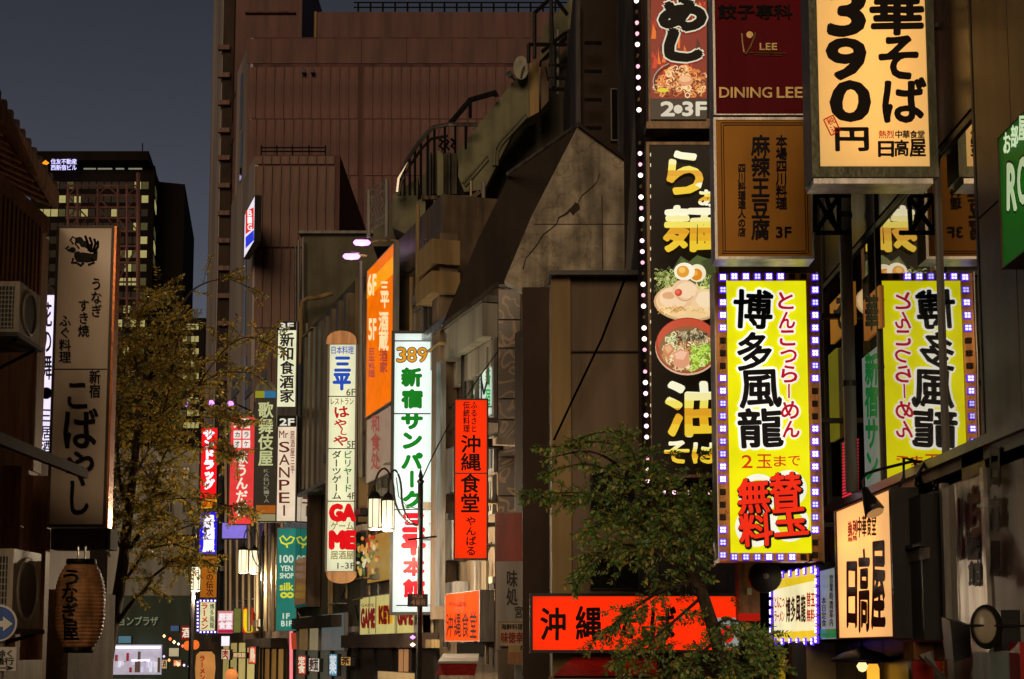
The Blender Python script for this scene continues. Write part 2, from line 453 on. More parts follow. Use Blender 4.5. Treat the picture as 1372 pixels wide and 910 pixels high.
# ------------------------------------------------------------ the setting: ground, road, pavements
mb = MB(); mb.add([(-1500, -200, 0), (1500, -200, 0), (1500, 2800, 0), (-1500, 2800, 0)], [(0, 1, 2, 3)])
struct('ground', mb, M['paving'])
RE = [(2.0, -12), (2.0, 14), (0.3, 19), (-1.2, 28), (-7.2, 46), (-18.4, 80), (-31, 117), (-46, 160)]
LE = [(-4.6, -12), (-4.6, 14), (-4.9, 20), (-6.6, 28), (-13, 47), (-24, 80), (-37, 117), (-52, 160)]
mb = MB(); n = len(RE)
mb.add([(x, y, 0.004) for x, y in RE] + [(x, y, 0.004) for x, y in LE], [(i, i + 1, n + i + 1, n + i) for i in range(n - 1)])
struct('road', mb, M['asphalt'])
for side, E_, s in (('pavement_right', RE, 1), ('pavement_left', LE, -1)):
    mb = MB(); kb = MB()
    for (x0, y0), (x1, y1) in zip(E_, E_[1:]):
        for b, a0, a1, zt in ((kb, 0, 0.15, 0.125), (mb, 0.15, 3.0, 0.12)):
            b.box8([(x0 + s * a0, y0, -0.02), (x0 + s * a1, y0, -0.02), (x1 + s * a1, y1, -0.02), (x1 + s * a0, y1, -0.02),
                    (x0 + s * a0, y0, zt), (x0 + s * a1, y0, zt), (x1 + s * a1, y1, zt), (x1 + s * a0, y1, zt)])
    o = struct(side, mb, M['paving']); kb.build('kerb', M['kerb'], o)

# facade line of the bending street, as a function of the picture column
def FD(px): return 9.95 / ((px - 686.0) / 2040.0 + 0.325)
def FP(px):
    D = FD(px); return (0.2 - 0.325 * (D - 30), D)
FLINE = Plane(FP(280), FP(700))

# ------------------------------------------------------------ far office tower
def plainroot(name, label, cat, x, y, z=0.0, group=None): return thing(name, label, cat, (x, y, z), group)

T = facing(260)
p = W(130, 600, 260)
tw = thing('office_tower', 'dark office tower with scattered lit windows under a flat overhanging roof beyond the street tree', 'building', (p.x, 260, 0))
fx0, fx1 = W(36, 400, 260).x, W(203, 400, 260).x
fx2 = W(214, 400, 285).x
zt = ztop(100, 222, 260)
blockfp('wall', [(fx0, 260), (fx1, 260), (fx2, 285), (fx2 - 6, 310), (fx0, 310)], zt, M['tower'], tw)
xa = W(244, 400, 268).x
blockfp('side_wing', [(fx1 - 2, 266), (xa, 268), (xa - 6, 305), (fx1 - 8, 305)], ztop(230, 247, 268), M['tower'], tw)
mb = MB(); x0, x1 = W(30, 215, 258).x, W(201, 215, 258).x
mb.prism([(x0, 257, zt), (x1, 257, zt), (fx2 + .6, 284, zt), (fx2 - 6, 312, zt), (x0, 312, zt)], (0, 0, ztop(100, 205, 258) - zt))
mb.build('roof', M['tower'], tw)
mb = MB()
for a, b in ((112, 128), (131, 150), (155, 166), (172, 190)): T.box(mb, a, 225.2, b, 226.8, .15, .35)
mb.build('lit_slit', em('#a8a890', 0.55), tw)
LITW = em('#c9c07c', 0.55); DIMW = em('#6c6840', 0.3); DARKW = paint('#15110e', .4)
random.seed(11)
litmap = {0: [(66, 96, .5), (180, 200, .95)], 1: [(72, 110, .7), (150, 200, .5)], 2: [(48, 160, .8)], 3: [(176, 200, 1)], 4: [(48, 70, 1), (180, 200, .8)],
          5: [(45, 66, .5), (150, 200, .95)], 7: [(150, 200, .9)], 6: [(165, 200, .3)], 8: [(180, 200, .5)], 9: [(165, 200, .6)], 10: [(150, 200, .5)], 12: [(150, 200, .5)]}
t_a, t_b, _, _ = T.rect(48, 300, 199, 310); cw = (t_b - t_a) / 15; zr0 = T.hit(120, 253.5).z; rh = T.hit(120, 244).z - zr0
pitch = (T.hit(120, 253.5).z - T.hit(120, 253.5 + 18.3).z)
mb = MB(); T.tbox(mb, 0, cw * .86, 0, rh, .02, .12)
wm = {}
for k, mm in (('l', LITW), ('d', DIMW), ('k', DARKW)): wm[k] = mb.mesh('window', mm, T.P(0, 0, 0))
for r in range(13):
    for c in range(15):
        px = 48 + (c + .5) * 10.1; kd = 'k'
        for a, b, pr in litmap.get(r, []):
            if a <= px <= b and random.random() < pr: kd = 'l' if random.random() < .5 else 'd'
        o = bpy.data.objects.new('window', wm[kd]); COL.objects.link(o); o.parent = tw
        o.location = T.P(t_a + c * cw, zr0 - r * pitch, 0) - tw.location
S_ = Plane((fx1, 260), (fx2, 285))
mb = MB()
for r in (0, 1, 3, 4, 5):
    z = zr0 - r * pitch
    mb = MB(); S_.tbox(mb, 1, 5.5, z - .6, z + rh - .4, .02, .12); mb.build('side_window', LITW if r in (1, 4) else DIMW, tw)
mb = MB(); pass
LT = Letters(T, 0.02, off=3.4)
LT.hrow('住友不動産', 68, 103, 213, 220.5); LT.hrow('西新宿ビル', 68, 103, 221, 228.5); LT.build(em('#c9c4ff', 1.7), tw)
mb = MB(); mb.add([T.hit(*q, 3.4) for q in ((56, 218.5), (61, 214.5), (66, 218.5), (61, 222.5))], [(0, 1, 2, 3)]); mb.build('emblem', em('#ff9a1a', 1.2), tw)
mb = MB(); mb.tube([W(191, 207, 262), W(191, 192, 262)], .12, 5); mb.build('mast', M['steel'], tw)

# steel lattice tower between
lt = thing('steel_lattice', 'brown steel lattice frame rising behind the white restaurant sign', 'lattice frame', W(130, 400, 70))
D = 70
def bar(a, b, r=0.05, n=5, name='strut'):
    mb = MB(); mb.tube([W(*a, D), W(*b, D)], r, n); return mb.build(name, M['redtile'], lt)
xs = [91, 104, 117, 131, 144, 158, 170, 185]
for x in (91, 104, 131, 158, 170): bar((x, 246 + (x % 5)), (x, 420), .06, name='post')
bar((185, 232), (185, 440), .1, name='post')
for y in (249, 262, 278, 292, 310, 330, 352, 378, 400): bar((88, y), (187, y), .05, name='rail')
random.seed(5)
for y0, y1 in ((249, 262), (262, 278), (278, 292), (292, 310), (330, 352), (352, 378)):
    for a, b in zip(xs, xs[1:]):
        if random.random() < .75:
            q = (a, y0, b, y1) if random.random() < .5 else (a, y1, b, y0); bar((q[0], q[1]), (q[2], q[3]), .035, 4)
# low far building with lit rows, right of the tree crown
lb = thing('office_block', 'low dark office block with rows of small lit windows beyond the street tree', 'building', (XY(255, 220)[0], 220, 0))
blockfp('wall', [XY(226, 220), XY(272, 220), (XY(272, 220)[0], 240), (XY(226, 220)[0], 240)], ztop(250, 426, 220), M['tower'], lb)
P2 = facing(220)
random.seed(3)
for r in range(9):
    for c in range(5):
        mb = MB(); x = 240 + c * 5.4; y = 434 + r * 16.5; P2.box(mb, x, y, x + 4.4, y + 7.5, .02, .12)
        mb.build('window', LITW if random.random() < .65 else DIMW, lb)
pw = thing('pale_building', 'pale low building face glimpsed through the leaves of the street tree', 'building', (XY(220, 150)[0], 150, 0))
blockfp('wall', [XY(150, 150), XY(268, 150), (XY(268, 150)[0], 165), (XY(150, 150)[0], 165)], ztop(220, 600, 150), mat('pale_wall_grey', (0.42, 0.42, 0.40), .8, var=.15, scale=.3), pw)  # even pale grey wall colour
P3 = facing(150)
for x, y in ((175, 625), (196, 625), (222, 625), (244, 625), (175, 670), (196, 670), (222, 670), (244, 670), (222, 715), (244, 715)): window(P3, x, y, x + 11, y + 18, pw, mull=1)

# ------------------------------------------------------------ the big red-brown tiled high-rise group
def slab(name, label, D, pxa, pxb, ytp, side_px, front, side, back=30, capz=None):
    Xa, Xb = XY(pxa, D)[0], XY(pxb, D)[0]
    r = (side_px - 686) / F
    t = (Xa - r * D) / (r + 0.325)
    root = thing(name, label, 'building', ((Xa + Xb) / 2, D, 0))
    z = ztop((pxa + pxb) / 2, ytp, D)
    S = (Xa - 0.325 * t, D + t)
    E2 = (S[0] - .325 * 0 + 1, S[1] + back)
    blockfp('wall', [(Xa, D), (Xb, D), (Xb, D + back), (Xa - .325 * t + 2, D + back + t), S], z, front, root)
    pl = Plane(S, (Xa, D)); L_ = (Vector((Xa, D)) - Vector(S)).length
    mb = MB(); pl.tbox(mb, 0.02, L_ - .02, 0, z - .1, 0.02, 0.3); mb.build('side_wall', side, root)
    return root, facing(D), pl, L_, z
ra, PA, SA, la, za = slab('tiled_tower', 'tallest red brown tower, its top out of sight, with a pale narrow flank', 190, 290, 396, -70, 272, M['redtile2'], M['lightside'])
mb = MB(); PA.box(mb, 292, -80, 307, 800, 0.02, .5); mb.build('painted_recess', M['darkbrown'], ra)  # dark strip painted on for the shade of the recessed floors
for y in range(60, 620, 37):
    mb = MB(); PA.box(mb, 291.5, y, 307.5, y + 6, .5, 1.2); mb.build('balcony', M['browntile'], ra)
mb = MB(); PA.box(mb, 328, 15, 396, 17, .02, .5); mb.build('ledge', M['redjoint'], ra)
rb, PB, SB, lb_, zb = slab('tiled_block', 'long red brown block behind, with a thin railing along its flat roof', 186, 412, 900, 16, 410, M['redtile2'], M['ochre'])
for i in range(17):
    x = 480 + i * 16.5
    mb = MB(); mb.tube([W(x, 17 + (x - 480) * .0, 187), W(x, 3, 187)], .12, 4); mb.build('post', M['steel'], rb)
for y in (3.5, 10):
    mb = MB(); mb.tube([W(474, y, 187), W(760, y, 187)], .1, 4); mb.build('rail', M['steel'], rb)
rc, PC, SC, lc, zc = slab('panelled_block', 'broad red brown block clad in tall panels under a plain parapet band', 150, 330, 800, 50, 308, M['redjoint'], M['lightside'])
def pgrid(pl, x0, x1, y0, y1, nx, m, root, name='panel', p1=.09, gap=.09):
    t0, t1, z0, z1 = pl.rect(x0, y0, x1, y1)
    return grid_parts(name, pl, t0, t1, z0, z1, nx, 1, gap, .02, p1, m, root)
pgrid(PC, 330, 363.6, 52, 86, 1, M['redtile2'], rc); pgrid(PC, 363.6, 726.6, 52, 86, 6, M['redtile2'], rc)
for (y0, y1) in ((90, 160), (160, 236), (236, 318)):
    pgrid(PC, 331, 480, y0, y1, 12, M['redtile'], rc); pgrid(PC, 487, 740, y0, y1, 20, M['redtile'], rc)
for y0, y1 in ((102, 170), (180, 240), (262, 300)):
    mb = MB(); SC.box(mb, 321.5, y0, 324, y1, .3, .36); mb.build('slit_window', M['pane'], rc)
for a in ((312, 126, 315, 130), (309, 165, 313, 190)):
    mb = MB(); SC.box(mb, *a, .3, .4); mb.build('vent', M['redjoint'], rc)
for x in (404, 416):
    mb = MB(); PC.box(mb, x, 92, x + 5, 97, .3, .9); mb.build('floodlight', M['steel'], rc)
rd, PD, SD, ld, zd = slab('panelled_annex', 'lower brown panelled block in front of the broad red one, with a pale flank', 120, 340, 451, 208, 304, M['redjoint'], M['lightside'])
pgrid(PD, 340.5, 449, 209.5, 221, 9, M['browntile'], rd, p1=.14, gap=.07)
for y0, y1 in ((223, 332), (334, 440), (440, 540)): pgrid(PD, 340.5, 449, y0, y1, 9, M['browntile'], rd, p1=.14, gap=.07)
mb = MB()
for y in (198, 203):
    m2 = MB(); m2.tube([W(350, y, 121), W(436, y, 121)], .06, 4); m2.build('rail', M['steel'], rd)
for x in (350, 371, 392, 414, 436):
    m2 = MB(); m2.tube([W(x, 209, 121), W(x, 195, 121)], .06, 4); m2.build('post', M['steel'], rd)
for y0, y1 in ((345, 450), (480, 560)):
    mb = MB(); SD.box(mb, 326.5, y0, 329, y1, .3, .36); mb.build('slit_window', M['pane'], rd)
# lit vertical sign high on the annex flank
sg = sign('hanging_sign', 'small red, white and blue lit sign high on the pale flank of the brown annex', SD, 327, 276, 341, 334, em('#f2e8f8', 1.0), depth=.5, border=.6, off=1.2)
mb = MB(); mb.add([SD.hit(*q, 1.22) for q in ((329, 283), (340, 278), (340, 306), (329, 314))], [(0, 1, 2, 3)]); mb.build('red_field', em('#e8302a', .9), sg)
mb = MB(); mb.add([SD.hit(*q, 1.22) for q in ((329, 318), (340, 308), (340, 322), (329, 333))], [(0, 1, 2, 3)]); mb.build('blue_field', em('#2436d8', 1.0), sg)
L1 = Letters(SD, .02, off=1.24); L1.vcol('BIG', 334.5, 281, 309, 8); L1.build(em('#ffffff', 1.0), sg)

# dark olive block with drainpipes
eo = thing('olive_block', 'dark olive grey block with drainpipes down its corner, below the brown annex', 'building', (XY(450, 60)[0], 60, 0))
blockfp('wall', [XY(402, 60), XY(560, 60), (XY(560, 60)[0], 72), XY(398, 75)], ztop(450, 312, 60), M['olive'], eo)
PE = facing(60)
mb = MB(); PE.box(mb, 400, 309, 505, 312.5, -.5, .25); mb.build('coping', M['greymetal'], eo)
for x, y in ((396, 330), (400, 322), (406, 318)):
    mb = MB(); mb.tube([W(x, y, 59.6), W(x, 640, 59.6)], .05, 6); mb.build('drainpipe', M['black' if x < 399 else 'greymetal'], eo)
mb = MB(); mb.tube([W(403, 560, 59), W(403, 415, 59), W(405, 404, 59), W(412, 400, 59), W(424, 399, 59), W(446, 393, 59)], .09, 8); mb.build('vent_pipe', M['ochre'], eo)

# ------------------------------------------------------------ shop houses along the facade line
def facade(name, label, pa, pb, z, m, depth=11):
    A, B = FP(pa), FP(pb)
    r = thing(name, label, 'building', ((A[0] + B[0]) / 2, (A[1] + B[1]) / 2, 0))
    blockfp('wall', [A, B, (B[0] + depth, B[1] + depth * .32), (A[0] + depth, A[1] + depth * .32)], z, m, r)
    return r
f3 = facade('finned_building', 'shop building with tall bronze fins over its upper floors behind the round topped sign', 399, 483, 13.4, M['olive'])
for px, y0 in ((405, 455), (411, 447), (418, 441), (425, 433), (432, 427), (440, 417), (449, 406), (459, 396)):
    mb = MB(); FLINE.box(mb, px, y0, px + 3.4, 655, .02, .38); mb.build('fin', M['fin'], f3)
mb = MB(); FLINE.box(mb, 399, 652, 434, 657, .02, .7); mb.build('canopy_edge', M['greymetal'], f3)
window(FLINE, 462, 398, 472, 440, f3, rec=.02)
mb = MB(); FLINE.box(mb, 474, 372, 482, 700, .02, .3); mb.build('pilaster', M['ochre'], f3)
mb = MB(); mb.tube([FLINE.hit(484, 350, .4), FLINE.hit(484, 640, .4)], .06, 6); mb.build('drainpipe', M['greymetal'], f3)
for y in range(470, 650, 30):
    mb = MB(); FLINE.box(mb, 455, y, 473, y + 4, .02, .2); mb.build('sill', M['greymetal'], f3)
# tall reflective display case on the front
cs = thing('display_case', 'tall glazed display case with amber lit glass beside the round topped sign', 'display case', FLINE.hit(415, 815))
t0, t1, z0, z1 = FLINE.rect(399, 664, 432, 815)
mb = MB(); FLINE.tbox(mb, t0, t1, z0, z1, .05, .5); mb.build('case', M['beltbrown'], cs)
random.seed(4)
for i in range(4):
    mb = MB(); a = t0 + (t1 - t0) * i / 4; FLINE.tbox(mb, a + .03, a + (t1 - t0) / 4 - .03, z0 + .1, z1 - .1, .5, .52); mb.build('pane', M['pane'], cs)
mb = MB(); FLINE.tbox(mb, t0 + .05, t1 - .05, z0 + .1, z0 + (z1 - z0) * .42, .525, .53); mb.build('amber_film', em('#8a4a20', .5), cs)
f4 = facade('narrow_shophouse', 'narrow grey brown shop house with vertical pipes behind the black and red signs', 300, 399, 12.5, M['stonewall'])
for px in (303, 309, 318, 326, 334, 345, 356, 366, 378, 388, 394):
    mb = MB(); mb.tube([FLINE.hit(px, 560, .25), FLINE.hit(px, 846, .25)], .09, 6); mb.build('pipe', M['fin'], f4)
for px in (312, 330, 350, 372):
    window(FLINE, px, 640, px + 10, 672, f4, rec=.02); window(FLINE, px, 500, px + 10, 530, f4, rec=.02)
f5 = facade('far_shophouse', 'dim far shop house row behind the red and blue vertical signs', 262, 300, 11, M['olive'])
for y in (600, 660, 720, 780): window(FLINE, 276, y, 288, y + 28, f5, rec=.02)
f2 = facade('tan_building', 'tan shop building with shallow balconies beside the orange banner', 483, 590, 13.2, M['stonewall'])
for (x0, y0, x1, y1) in ((557, 330, 578, 362), (557, 372, 578, 400)):
    mb = MB(); FLINE.box(mb, x0, y0, x1, y1, .02, .7); mb.build('balcony', M['ochre'], f2)
window(FLINE, 556, 405, 577, 445, f2, rec=.02)
mb = MB(); FLINE.box(mb, 578, 318, 588, 830, .02, .45); mb.build('pilaster', M['beige'], f2)
mb = MB(); FLINE.box(mb, 584, 485, 590, 812, .5, .62); mb.build('signpost_plate', M['alu'], f2)
mb = MB(); mb.tube([FLINE.hit(527, 377, .1), FLINE.hit(534, 362, .1), FLINE.hit(548, 366, .1), FLINE.hit(555, 360, .1)], .03, 5); mb.build('cable', M['black'], f2)
mb = MB(); mb.tube([FLINE.hit(483, 640, .3), FLINE.hit(483, 400, .3), FLINE.hit(487, 372, .3)], .07, 6); mb.build('drainpipe', M['ochre'], f2)
for x0 in (492, 505, 518): window(FLINE, x0, 600, x0 + 9, 640, f2, rec=.02)

# low building with the long grey cornice and bronze clad end
f1 = thing('cornice_shop', 'two storey shop with a pale grey cornice and a painted green window reflection', 'building', (XY(640, 32)[0], 32, 0))
A1, B1 = FP(588), FP(667); zc1 = 9.55
blockfp('wall', [A1, B1, (B1[0] + 9, B1[1]), (B1[0] + 9, B1[1] + 7), (A1[0] + 6, A1[1])], zc1, M['stonewall'], f1)
t0 = FLINE.rect(588, 400, 667, 410)
def ft(px): return (Vector((*FP(px), 0)) - FLINE.A).dot(FLINE.U)
mb = MB(); FLINE.tbox(mb, ft(587), ft(668), zc1 - .02, zc1 + .12, -.3, .55); mb.build('coping', M['alu'], f1)
mb = MB(); FLINE.tbox(mb, ft(588), ft(667), zc1 - .75, zc1 - .03, 0.01, .35); mb.build('fascia', M['cornice'], f1)
for i in range(4):
    a = ft(600) + (ft(666) - ft(600)) * i / 4; mb = MB(); FLINE.tbox(mb, a + .04, a + (ft(666) - ft(600)) / 4 - .04, zc1 - 1.35, zc1 - .78, .01, .12); mb.build('panel', M['cornice'], f1)
wd = window(FLINE, 628, 452, 666, 572, f1, rec=.02, fw=2, mull=2)
mb = MB(); FLINE.box(mb, 646, 468, 656, 556, .05, .09); mb.build('lit_pane', em('#dff0e0', .75), wd)  # white and green sign reflection painted on as a glowing pane
LT = Letters(FLINE, .04, off=.1); LT.vcol('新宿', 654, 495, 545, 7); LT.build(em('#18b050', .8), wd)
window(FLINE, 628, 592, 666, 640, f1, rec=.02, fw=2, mull=2)
for y in (600, 690, 780):
    mb = MB(); FLINE.box(mb, 596, y, 611, y + 60, .02, .3); mb.build('shutter', M['greymetal'], f1)
# bronze cladding sheets on the end that faces us
def bronze():
    """dark sheet with its wavy reflections painted as pale contour bands"""
    m = bpy.data.materials.new('painted_reflection_sheet'); m.use_nodes = True; nt = m.node_tree; N = nt.nodes; L = nt.links; b = N['Principled BSDF']
    b.inputs['Roughness'].default_value = .3
    tc = N.new('ShaderNodeTexCoord'); n = N.new('ShaderNodeTexNoise'); n.inputs['Scale'].default_value = 1.5; n.inputs['Detail'].default_value = 1.5; n.inputs['Distortion'].default_value = .6
    L.new(tc.outputs['Object'], n.inputs['Vector'])
    mu = N.new('ShaderNodeMath'); mu.operation = 'MULTIPLY'; mu.inputs[1].default_value = 62; L.new(n.outputs[0], mu.inputs[0])
    si = N.new('ShaderNodeMath'); si.operation = 'SINE'; L.new(mu.outputs[0], si.inputs[0])
    cr = N.new('ShaderNodeValToRGB'); e = cr.color_ramp.elements; e[0].position = .35; e[0].color = (.055, .03, .014, 1); e[1].position = .98; e[1].color = (.34, .2, .09, 1)
    L.new(si.outputs[0], cr.inputs[0]); L.new(cr.outputs[0], b.inputs['Base Color']); return m
M['bronze'] = bronze()  # contour bands put the sheet's reflections into its colour
PZ = facing(B1[1])
for y0, y1 in ((383, 428), (429, 466), (467, 534), (535, 562), (563, 612), (613, 664), (665, 740), (741, 860)):
    mb = MB(); PZ.box(mb, 668, y0 + .4, 697, y1 - .4, .02, .12); mb.build('cladding_sheet', M['bronze'], f1)
mb = MB(); PZ.box(mb, 667, 378, 698, 382, .0, .3); mb.build('end_coping', M['alu'], f1)

random.seed(77)
def clutter(root, px0, px1, y0, y1, n, pl=FLINE):
    for i in range(n):
        x = random.uniform(px0, px1); y = random.uniform(y0, y1); k = random.random()
        if k < .35:
            h = random.uniform(40, 140); m = MB(); m.tube([pl.hit(x, y - h / 2, .12), pl.hit(x, y + h / 2, .12)], random.uniform(.025, .06), 6); m.build('pipe', random.choice([M['fin'], M['greymetal'], M['steel'], M['ochre']]), root)
        elif k < .6:
            w = random.uniform(4, 9); h = random.uniform(5, 11); m = MB(); pl.box(m, x, y, x + w, y + h, .02, random.uniform(.15, .5)); m.build('equipment_box', random.choice([M['acwhite'], M['greymetal'], M['steel']]), root)
        elif k < .8:
            m = MB(); pl.box(m, x, y, x + random.uniform(8, 20), y + 1.6, .02, random.uniform(.2, .6)); m.build('ledge', random.choice([M['greymetal'], M['ochre'], M['cornice']]), root)
        else:
            q = pl.hit(x, y, .2); e = pl.hit(x + random.uniform(6, 22), y + random.uniform(-14, 14), .2); c_ = (q + e) / 2 - Vector((0, 0, random.uniform(.1, .35)))
            m = MB(); m.tube([q, q.lerp(c_, .6), c_, c_.lerp(e, .4), e], .02, 4); m.build('cable', M['black'], root)
clutter(f2, 528, 582, 450, 820, 36); clutter(f2, 528, 582, 335, 450, 10); clutter(f2, 486, 522, 560, 820, 16); clutter(f3, 436, 480, 660, 860, 24); clutter(f3, 402, 480, 440, 640, 14)
clutter(f1, 592, 662, 480, 860, 44); clutter(f4, 304, 396, 580, 850, 24); clutter(f5, 266, 298, 560, 840, 10)
for (x0, y0, x1, y1, lit) in ((594, 600, 606, 636, 1), (594, 690, 608, 730, 0), (656, 640, 664, 690, 1), (532, 450, 546, 482, 0), (532, 520, 548, 552, 1), (532, 600, 548, 636, 0)):
    window(FLINE, x0, y0, x1, y1, f1 if x0 > 590 else f2, pane=em('#b8a878', .35) if lit else None, rec=.02)

# stepped rear building with stairs, railings and sloping parapet
sb = thing('stepped_building', 'old stepped building with a sloping grey green parapet, stairs and iron railings', 'building', (XY(640, 42)[0], 42, 0))
DS = 42
polyp('parapet', [(615, 200), (708, 84), (709, 157), (690, 172), (649, 254), (622, 257), (614, 236)], DS, .5, M['band'], sb)
polyp('upper_parapet', [(723, 80), (727, 36), (762, 2), (762, -10), (800, -10), (790, 12), (768, 38), (742, 62), (723, 82)], DS + .2, .5, M['band'], sb)
polyp('pillar', [(709, 84), (722, 83), (722, 150), (709, 157)], DS + .1, .8, M['ochre'], sb)
polyp('pillar', [(725, 82), (735, 80), (735, 135), (725, 147)], DS + .3, .8, M['beige'], sb)
polyp('wall', [(500, 330), (500, 300), (520, 276), (556, 240), (600, 215), (735, 90), (790, 30), (860, -40), (860, 420), (560, 420), (560, 330)], DS + 2, 9, M['olive'], sb)
polyp('lower_wall', [(526, 305), (526, 262), (560, 238), (560, 290), (556, 320)], DS, 1.5, M['band'], sb)
polyp('step_block', [(571, 260), (571, 205), (612, 205), (612, 260)], DS + .8, 2, M['olive'], sb)
polyp('step_block', [(594, 330), (588, 293), (644, 293), (646, 330)], DS - 3, 2, M['beige'], sb)
polyp('step_block', [(556, 345), (557, 270), (570, 264), (570, 340)], DS - .2, 2, M['band'], sb)
polyp('landing', [(565, 262), (648, 262), (648, 267), (565, 267)], DS - .3, 1.5, M['concrete'], sb)
polyp('landing', [(596, 291), (640, 255), (645, 258), (604, 294)], DS - 3.2, .6, M['concrete'], sb)
polyp('column', [(586, 262), (586, 202), (594, 202), (594, 262)], DS - .5, .4, M['band'], sb)
def tubepx(name, pts, D, r, m, parent, n=6):
    mb = MB(); mb.tube([W(x, y, D) for x, y in pts], r, n); return mb.build(name, m, parent)
tubepx('moulding', [(620, 245), (652, 208)], DS - .05, .05, M['band'], sb); tubepx('moulding', [(623, 249), (654, 213)], DS - .05, .04, M['band'], sb)
tubepx('moulding', [(662, 222), (663, 200), (668, 190), (704, 152)], DS - .05, .05, M['band'], sb); tubepx('moulding', [(666, 222), (667, 203), (672, 193), (706, 156)], DS - .05, .04, M['band'], sb)
# railings
tubepx('handrail', [(532, 258), (534, 240), (545, 215), (560, 193), (572, 178), (582, 170), (600, 167), (640, 167)], DS - .6, .06, M['alu'], sb)
tubepx('handrail', [(534, 262), (538, 244), (550, 221), (565, 199), (578, 186), (600, 182)], DS - .6, .04, M['steel'], sb)
for x, a, b in ((536, 240, 262), (542, 224, 262), (549, 213, 262), (556, 202, 262), (564, 192, 262), (573, 180, 262), (582, 172, 262), (596, 168, 205), (610, 168, 205), (624, 168, 200)):
    tubepx('baluster', [(x, a), (x, b)], DS - .6, .035, M['steel'], sb, 4)
tubepx('handrail', [(603, 166), (630, 134), (665, 124), (665, 129)], DS - .4, .08, M['steel'], sb)
tubepx('baluster', [(630, 134), (630, 158)], DS - .4, .05, M['steel'], sb, 4)
for x, a, b in ((494, 255, 318), (518, 241, 318)): tubepx('gate_post', [(x, a), (x, b)], DS - 1.2, .06, M['greymetal'], sb)
for y in (256, 266, 300, 309): tubepx('gate_rail', [(494, y), (518, y - 13)], DS - 1.2, .035, M['greymetal'], sb, 4)
for i in range(5):
    x = 497 + i * 4.6; tubepx('gate_scroll', [(x, 264), (x + 3, 272), (x - 1, 280), (x + 3, 288), (x, 298)], DS - 1.2, .03, M['greymetal'], sb, 4)
for i in range(3):
    x = 588 + i * 8; tubepx('railing_scroll', [(x, 186), (x + 5, 190), (x + 1, 196), (x + 6, 201)], DS - .7, .04, M['steel'], sb, 4)
for (a, b) in (((716, 18), (736, 0)), ((716, 18), (716, 78)), ((738, 0), (740, 62)), ((708, 60), (760, 60)), ((708, 60), (708, 84)), ((726, 70), (758, 44)), ((758, 44), (820, 44)), ((742, 62), (742, 116)), ((735, 88), (778, 88)), ((735, 105), (778, 105)), ((735, 120), (770, 120)), ((738, 20), (738, 120)), ((762, 40), (762, 130)), ((745, 0), (760, 20)), ((800, -5), (800, 50))):
    tubepx('railing_bar', [a, b], DS - .8, .06, M['steel'], sb, 5)
clutter(sb, 575, 700, 262, 330, 12, facing(DS - .5)); clutter(sb, 720, 790, 60, 150, 8, facing(DS - .2))
for y0, y1, x in ((205, 262, 576), (205, 262, 602)): tubepx('pipe', [(x, y0), (x, y1)], DS + .7, .05, M['steel'], sb)
# satellite dish and spot lamp on the parapet
sd = thing('satellite_dish', 'small oval satellite dish on top of the sloping parapet', 'satellite dish', W(699, 100, DS - .3))
mb = MB(); c = W(698, 92, DS - .4); mb.lathe(c, [(.05, .08), (.25, .03), (.36, -.06), (.34, -.08), (.2, 0), (.03, .04)], 18, axis='y', sx=.62); o = mb.build('dish', M['cornice'], sd, True)
tubepx('arm', [(698, 104), (700, 94), (703, 89)], DS - .5, .025, M['steel'], sd)
sl = thing('spot_lamp', 'little black spot lamp beside the dish on the parapet', 'lamp', W(684, 108, DS - .3))
tubepx('arm', [(690, 108), (685, 102)], DS - .4, .03, M['steel'], sl); tubepx('lamp_head', [(685, 103), (681, 97)], DS - .4, .09, M['alu'], sl)

# roof plane, cracked gable, beige wall
gb = thing('gabled_house', 'old house with a steep dark roof and a cracked bare concrete gable', 'building', (XY(740, 23)[0], 23, 0))
polyp('roof', [(592, 436), (640, 322), (683, 234), (776, 166), (690, 372), (706, 384), (668, 380)], 26, .25, M['roofdark'], gb)
mb = MB(); mb.tube([W(680, 233, 25.9), W(776, 166, 24)], .035, 6); mb.build('flashing', M['alu'], gb)
mb = MB(); mb.tube([W(592, 436, 25.9), W(668, 379, 25.9)], .03, 5); mb.build('gutter', M['alu'], gb)
def cracked():
    m = mat('cracked_concrete', (0.46, 0.405, 0.32), .85, var=.65, scale=1.9, bump=1.0, bscale=14, grime=.6)
    nt = m.node_tree; N = nt.nodes; L = nt.links; b = N['Principled BSDF']
    tc = N.new('ShaderNodeTexCoord'); w = N.new('ShaderNodeTexNoise'); w.inputs['Scale'].default_value = .55; w.inputs['Detail'].default_value = 7; w.inputs['Roughness'].default_value = .55
    L.new(tc.outputs['Object'], w.inputs['Vector'])
    sb_ = N.new('ShaderNodeMath'); sb_.operation = 'SUBTRACT'; sb_.inputs[1].default_value = .5; L.new(w.outputs[0], sb_.inputs[0])
    ab = N.new('ShaderNodeMath'); ab.operation = 'ABSOLUTE'; L.new(sb_.outputs[0], ab.inputs[0])
    r = N.new('ShaderNodeMapRange'); r.inputs[1].default_value = 0; r.inputs[2].default_value = .006; r.inputs[3].default_value = .62; r.inputs[4].default_value = 1; L.new(ab.outputs[0], r.inputs[0])
    src = b.inputs['Base Color'].links[0].from_socket
    mx = N.new('ShaderNodeMix'); mx.data_type = 'RGBA'; mx.blend_type = 'MULTIPLY'; mx.inputs[0].default_value = 1
    L.new(src, mx.inputs[6]); L.new(r.outputs[0], mx.inputs[7]); L.new(mx.outputs[2], b.inputs['Base Color']); return m
polyp('gable', [(776, 166), (841, 216), (842, 380), (735, 380), (708, 392), (676, 376), (712, 290)], 23, .3, cracked(), gb)
